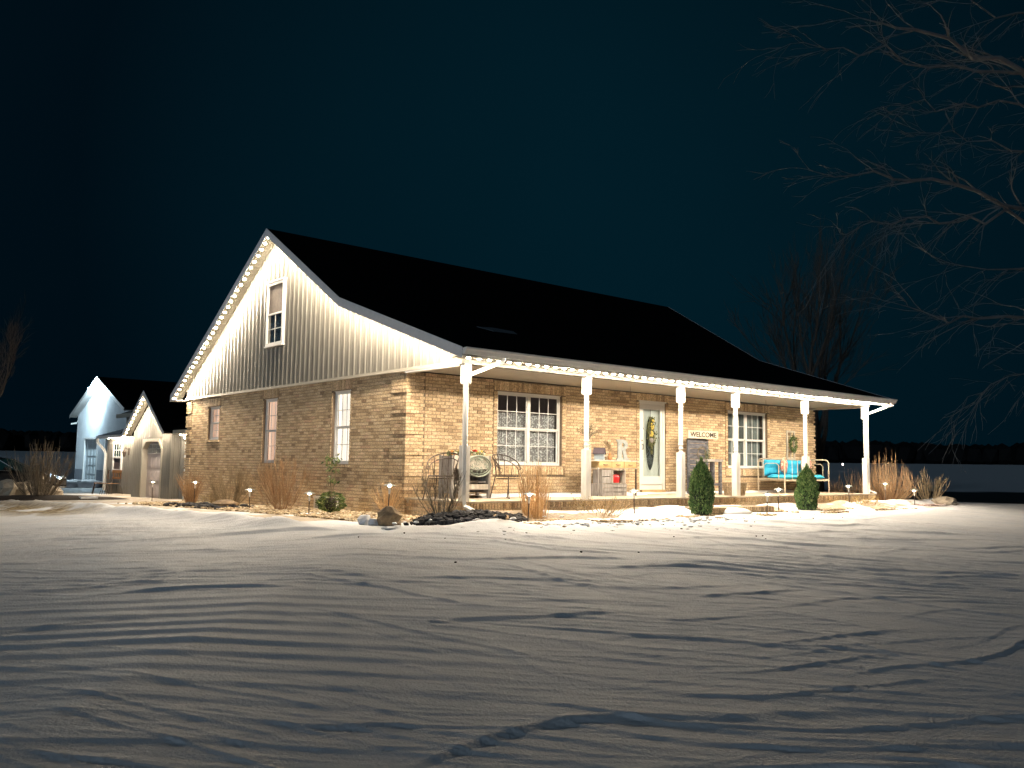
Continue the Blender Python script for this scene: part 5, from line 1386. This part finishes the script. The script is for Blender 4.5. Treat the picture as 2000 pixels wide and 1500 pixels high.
# grey stool table
st = thing('plant_stand', 'tall grey weathered wooden stand right of the shutter behind the evergreen', 'stand', (7.95, -1.05, 0))
m = MB(); m.box((0, 0, .80), (.66, .36, .86)); m.build('top', WOODG, st)
for a in (.02, .56):
    for b in (.02, .28): m = MB(); m.box((a, b, 0), (a+.07, b+.06, .799)); m.build('leg', WOODD, st)
for b in (.03, .30): m = MB(); m.box((.091, b, .22), (.559, b+.03, .28)); m.build('rail', WOODD, st)
m = MB(); m.box((.30, .03, .281), (.36, .06, .799)); m.build('brace', WOODD, st)
m = MB(); 
# baskets
def basket(label, loc, r0, r1, h):
    o = thing('bushel_basket', label, 'basket', loc, 0, 'wooden bushel baskets on the porch'); n_ = 24
    for k in range(n_):
        a0, a1 = 6.2832*k/n_, 6.2832*(k+.86)/n_; m = MB()
        pts = []
        for rr, z in ((r0, 0), (r1, h)):
            for a in (a0, a1): pts.append((rr*math.cos(a), rr*math.sin(a), z))
        for rr, z in ((r0-.008, 0), (r1-.008, h)):
            for a in (a0, a1): pts.append((rr*math.cos(a), rr*math.sin(a), z))
        m.add(pts, [(0, 1, 3, 2), (4, 6, 7, 5), (2, 3, 7, 6), (0, 2, 6, 4), (1, 5, 7, 3)]); m.build('slat', BASKETM, o)
    m = MB()
    for z in (h*.96, h*.66, .02):
        rr = r0+(r1-r0)*z/h+.004; m.tube([(rr*math.cos(6.2832*k/24), rr*math.sin(6.2832*k/24), z) for k in range(25)], .009, 4)
    m.build('hoop', BASKETM, o); m = MB(); m.lathe([(r0*.98, .005), (r0*.98, .02)], (0, 0, 0), 20); m.build('bottom', BASKETM, o); return o
basket('wooden bushel basket beside the fourth porch post, right of the stand', (8.50, -1.45, 0), .24, .30, .31)
basket('wooden bushel basket partly hidden behind the left conical evergreen', (7.05, -1.55, 0), .18, .23, .33)
# wall frame with boxwood wreath
wf = thing('window_frame_decor', 'old white window frame hung on the wall above the daybed', 'wall decoration', (13.0, -.035, .92))
m = MB(); W_, H_ = .42, .84
m.box((0, 0, 0), (.055, .03, H_)); m.box((W_-.055, 0, 0), (W_, .03, H_)); m.box((.055, 0, 0), (W_-.055, .03, .055)); m.box((.055, 0, H_-.055), (W_-.055, .03, H_)); m.box((.055, .004, H_*.33-.02), (W_-.055, .026, H_*.33+.02)); m.build('frame', WOODW, wf); m = MB(); m.box((W_/2-.012, .006, .055), (W_/2+.012, .024, H_-.055)); m.build('muntin', WOODW, wf)
ww_ = thing('boxwood_wreath', 'dark green oval wreath hanging on the old window frame', 'wreath', (13.24, -.09, 1.37)); rng = random.Random(19); m = MB()
for k in range(700):
    a = rng.uniform(0, 6.283); q = rng.gauss(1, .17); leaf(m, Vector((.145*q*math.cos(a), rng.uniform(-.04, .03), .20*q*math.sin(a))), rng.uniform(.03, .05), rng)
m.build('leaves', LEAFG, ww_)
# daybed
db = thing('iron_daybed', 'cream iron daybed at the right end of the porch', 'daybed', (11.35, -1.0, 0)); Lb, Db = 2.2, .82
def arch(x, w_, h_, yy0, r_=.018):
    return [(x, yy0, 0), (x, yy0, h_-.08), (x, yy0+.03, h_-.02), (x, yy0+.09, h_), (x, yy0+w_-.09, h_), (x, yy0+w_-.03, h_-.02), (x, yy0+w_, h_-.08), (x, yy0+w_, 0)]
IRC = mat('cream_iron', (.62, .52, .38), .6, scale=20)
for x in (0, Lb):
    m = MB(); m.tube(arch(x, Db, .92, 0), .017, 8); m.tube([(x, .18, .36), (x, .18, .74), (x, .25, .80), (x, Db-.25, .80), (x, Db-.18, .74), (x, Db-.18, .36)], .011, 6); m.tube([(x, 0, .38), (x, Db, .38)], .012, 6)
    m.build('end_frame', IRC, db)
m = MB(); m.box((0, 0, .33), (Lb, .03, .37)); m.box((0, Db-.03, .33), (Lb, Db, .37)); m.box((.02, .031, .335), (Lb-.02, Db-.031, .36)); m.build('bed_rail', IRC, db)
m = MB()
for k in range(9): m.tube([(.02+Lb*k/9*.98, .0, .37), (.02+Lb*k/9*.98, .0, .90 if k == 0 else .38)], .008, 5)
m.tube([(0, Db, .86), (Lb, Db, .86)], .014, 6)
for k in range(12): m.tube([(Lb*k/12, Db, .37), (Lb*k/12, Db, .86)], .007, 5)
m.build('back_rail', IRC, db)
m = MB(); m.tube([(.62, -.005, .37), (.62, -.005, .90)], .008, 5); m.tube([(.35, -.005, .37), (.35, -.005, .90)], .008, 5); m.build('spindle', IRC, db)
def cushion(label, x0, x1, y0, y1, z0, z1, nx_, nz_, face='z'):
    m = MB(); N, K = 10*nx_, 10*nz_; m.smooth = True
    vs = []
    for sgn in (1, -1):
        for i in range(N+1):
            for k in range(K+1):
                u, v = i/N, k/K; edge = min(1, (min(u, 1-u)*nx_*3)**.5)*min(1, (min(v, 1-v)*nz_*3)**.5)
                tuft = .62+.38*abs(math.sin(math.pi*u*nx_))**.6*abs(math.sin(math.pi*v*nz_))**.6
                vs.append((u, v, sgn*edge*tuft))
    out = []
    for (u, v, h) in vs:
        if face == 'z': out.append((x0+(x1-x0)*u, y0+(y1-y0)*v, (z0+z1)/2+(z1-z0)/2*h))
        else: out.append((x0+(x1-x0)*u, (y0+y1)/2-(y1-y0)/2*h, z0+(z1-z0)*v))
    S = (N+1)*(K+1); fs = []
    for i in range(N):
        for k in range(K):
            a = i*(K+1)+k; fs.append((a, a+K+1, a+K+2, a+1)); fs.append((S+a, S+a+1, S+a+K+2, S+a+K+1))
    c0 = (x0, y0, z0); o = thing('cushion', label, 'cushion', c0); m.add([tuple(Vector(p)-Vector(c0)) for p in out], fs); m.build('cover', CYAN, o); return o
X0, Y0 = 11.35, -1.0
cushion('turquoise tufted seat cushion on the left half of the daybed', X0+.06, X0+1.08, Y0+.06, Y0+.62, .365, .50, 3, 2)
cushion('turquoise tufted seat cushion on the right half of the daybed', X0+1.12, X0+2.15, Y0+.06, Y0+.62, .365, .50, 3, 2)
cushion('turquoise tufted back cushion at the left of the daybed', X0+.06, X0+1.08, Y0+.58, Y0+.76, .46, .90, 3, 2, 'y')
cushion('turquoise tufted back cushion at the right of the daybed', X0+1.12, X0+2.15, Y0+.58, Y0+.76, .46, .90, 3, 2, 'y')
def pillow(label, loc, rz, rx):
    o = thing('pillow', label, 'pillow', loc, rz); m = MB(); m.smooth = True; N = 10; vs = []
    for s in (1, -1):
        for i in range(N+1):
            for k in range(N+1):
                u, v = i/N*2-1, k/N*2-1; h = ((1-u**4)*(1-v**4))**.6*.07; vs.append((u*.21*(1-.08*v*v), -s*h, v*.21*(1-.08*u*u)))
    S = (N+1)**2; fs = []
    for i in range(N):
        for k in range(N): a = i*(N+1)+k; fs += [(a, a+N+1, a+N+2, a+1), (S+a, S+a+1, S+a+N+2, S+a+N+1)]
    m.add(vs, fs); m.build('cover', FLORAL, o); o.rotation_euler = (0, rx, rz); return o
pillow('floral patterned pillow on the left of the daybed', (X0+.62, Y0+.42, .74), R(15), R(20))
pillow('floral patterned pillow on the right of the daybed behind the evergreen', (X0+1.75, Y0+.42, .74), R(-8), R(-14))
# small side table behind daybed end
o = thing('side_table', 'small dark slatted side table beyond the right end of the daybed', 'table', (13.05, -.55, 0)); m = MB()
# two metal chairs by the low wall, far left
def lawn_chair(label, loc, rz):
    o = thing('patio_chair', label, 'chair', loc, rz, 'wood and metal chairs by the low beige wall')
    for k in range(4): m = MB(); m.box((-.24, -.24+k*.12, .43), (.24, -.14+k*.12, .45)); m.build('seat_slat', BRASSW, o)
    for z in (.62, .86): m = MB(); m.box((-.24, .26, z), (.24, .285, z+.13 if z > .7 else z+.07)); m.build('back_rail', BRASSW, o)
    for k in range(4): m = MB(); m.box((-.2+k*.12, .265, .69), (-.16+k*.12, .28, .86)); m.build('back_slat', BRASSW, o)
    for sx in (-1, 1): m = MB(); m.tube([(sx*.23, .24, .44), (sx*.24, .28, .98)], .014, 5); m.build('back_post', IRON, o)
    for k in range(6): m = MB(); m.tube([(-.2+k*.08, -.22, .43), (-.3+k*.12, -.30, 0)], .010, 4); m.build('leg', IRON, o)
    for sx in (-1, 1): m = MB(); m.tube([(sx*.22, .22, .43), (sx*.28, .34, 0)], .012, 4); m.build('leg', IRON, o)
bpy.data.objects.remove(o)
p = U(217, 955, 'x', 1.35); lawn_chair('brown slat-back patio chair nearest the beige low wall', (p.x, p.y, Gs(p.x, p.y)), R(-60))
p = U(196, 958, 'x', 1.25); lawn_chair('brown patio chair farther from the beige wall, seen in front of the barn', (p.x, p.y, Gs(p.x, p.y)), R(-100))

# ------------------------------------------------------------------ dark car
def car():
    p0 = U(118, 962, 'z', -.66)  # front bumper foot
    o = thing('parked_car', 'dark car parked at the left edge, partly behind rocks and the big bare shrub', 'car', (p0.x, p0.y+.0, Gs(p0.x, p0.y)))
    dx = Vector((-.765, .644, 0)); o.rotation_euler = (0, 0, math.atan2(dx.y, dx.x)+R(6)); S = []
    # local +x runs from the nose to the tail
    prof = [(0, .35, .62, .55, .62), (.12, .25, .70, .72, .70), (.6, .2, .82, .86, .80), (1.35, .18, .93, .90, .84), (1.6, .18, .96, .90, .85), (2.6, .18, .98, .92, .86), (3.6, .18, 1.0, .92, .86), (4.3, .2, .98, .88, .80), (4.6, .3, .9, .75, .68)]
    m = MB(); vs = []; N = 10
    for (x, zb, zt, wb, wt) in prof:
        for (fy, fz) in ((-1, .0), (-1.0, .35), (-.98, .7), (-.9, .93), (-.5, 1.0), (.5, 1.0), (.9, .93), (.98, .7), (1, .35), (1, 0)):
            vs.append((x, fy*(wb if abs(fz) < .8 else wt), zb+(zt-zb)*fz))
    K = len(prof); fs = [(i*N+k, i*N+(k+1) % N, (i+1)*N+(k+1) % N, (i+1)*N+k) for i in range(K-1) for k in range(N)]+[tuple(range(N)), tuple((K-1)*N+k for k in range(N))[::-1]]
    m.add(vs, fs); m.smooth = True; m.build('body', CARP, o)
    rp_ = [(1.35, .93), (2.15, 1.36), (2.6, 1.42), (3.3, 1.40), (4.1, .98)]
    m = MB(); vs = []
    for (x, z) in rp_: vs += [(x, -.80, .95), (x, -.62 if z > 1.1 else -.78, z), (x, .62 if z > 1.1 else .78, z), (x, .80, .95)]
    m.add(vs, [(i*4+k, i*4+k+1, i*4+k+5, i*4+k+4) for i in range(4) for k in range(3)]); m.build('cabin_glass', CARG, o)
    m = MB(); vs = []
    for (x, z) in rp_[1:4]: vs += [(x, -.64, z+.0), (x, -.3, z+.035), (x, .3, z+.035), (x, .64, z)]
    m.add(vs, [(i*4+k, i*4+k+1, i*4+k+5, i*4+k+4) for i in range(2) for k in range(3)]); m.build('roof', CARP, o)
    for s in (-1, 1):
        m = MB(); m.tube([(1.33, s*.78, .95), (2.13, s*.64, 1.375), (2.6, s*.635, 1.435), (3.3, s*.635, 1.415), (4.1, s*.78, 1.0)], .022, 6); m.build('roof_rail', CHROME, o)
        m = MB(); m.tube([(1.5, s*.91, .93), (4.0, s*.925, .98)], .012, 5); m.build('window_trim', CHROME, o)
        m = MB(); m.blob((.17, s*.58, .66), (.10, .20, .08), sub=2, jit=0); m.build('headlight', mat('headlight_lens', (.5, .6, .6), .05), o)
        m = MB(); m.blob((1.65, s*1.0, 1.0), (.08, .10, .07), sub=2, jit=0); m.build('side_mirror', CARP, o)
        for x in (.85, 3.65):
            m = MB(); m.tube([(x, s*.70, .33), (x, s*.93, .33)], .33, 20); wh = m.build('wheel', RUBBER, o); m = MB(); m.tube([(x, s*.90, .33), (x, s*.94, .33)], .21, 12); m.build('rim', CHROME, wh)
    m = MB(); m.box((-.02, -.45, .38), (.05, .45, .58)); m.build('grille', BLACKM, o)
car()
# a far yard light
o = tag(MB().blob((0, 0, 0), (.16, .16, .2), sub=1, jit=0).build('distant_light', emis('distant_lamp', (1, .85, .8), 6)), 'tiny far yard light seen between daybed and last post', 'light')
d = FW+RT*((1646-1000)/FPX)-UP*((907-750)/FPX); o.location = Vector(CAM)+d*150
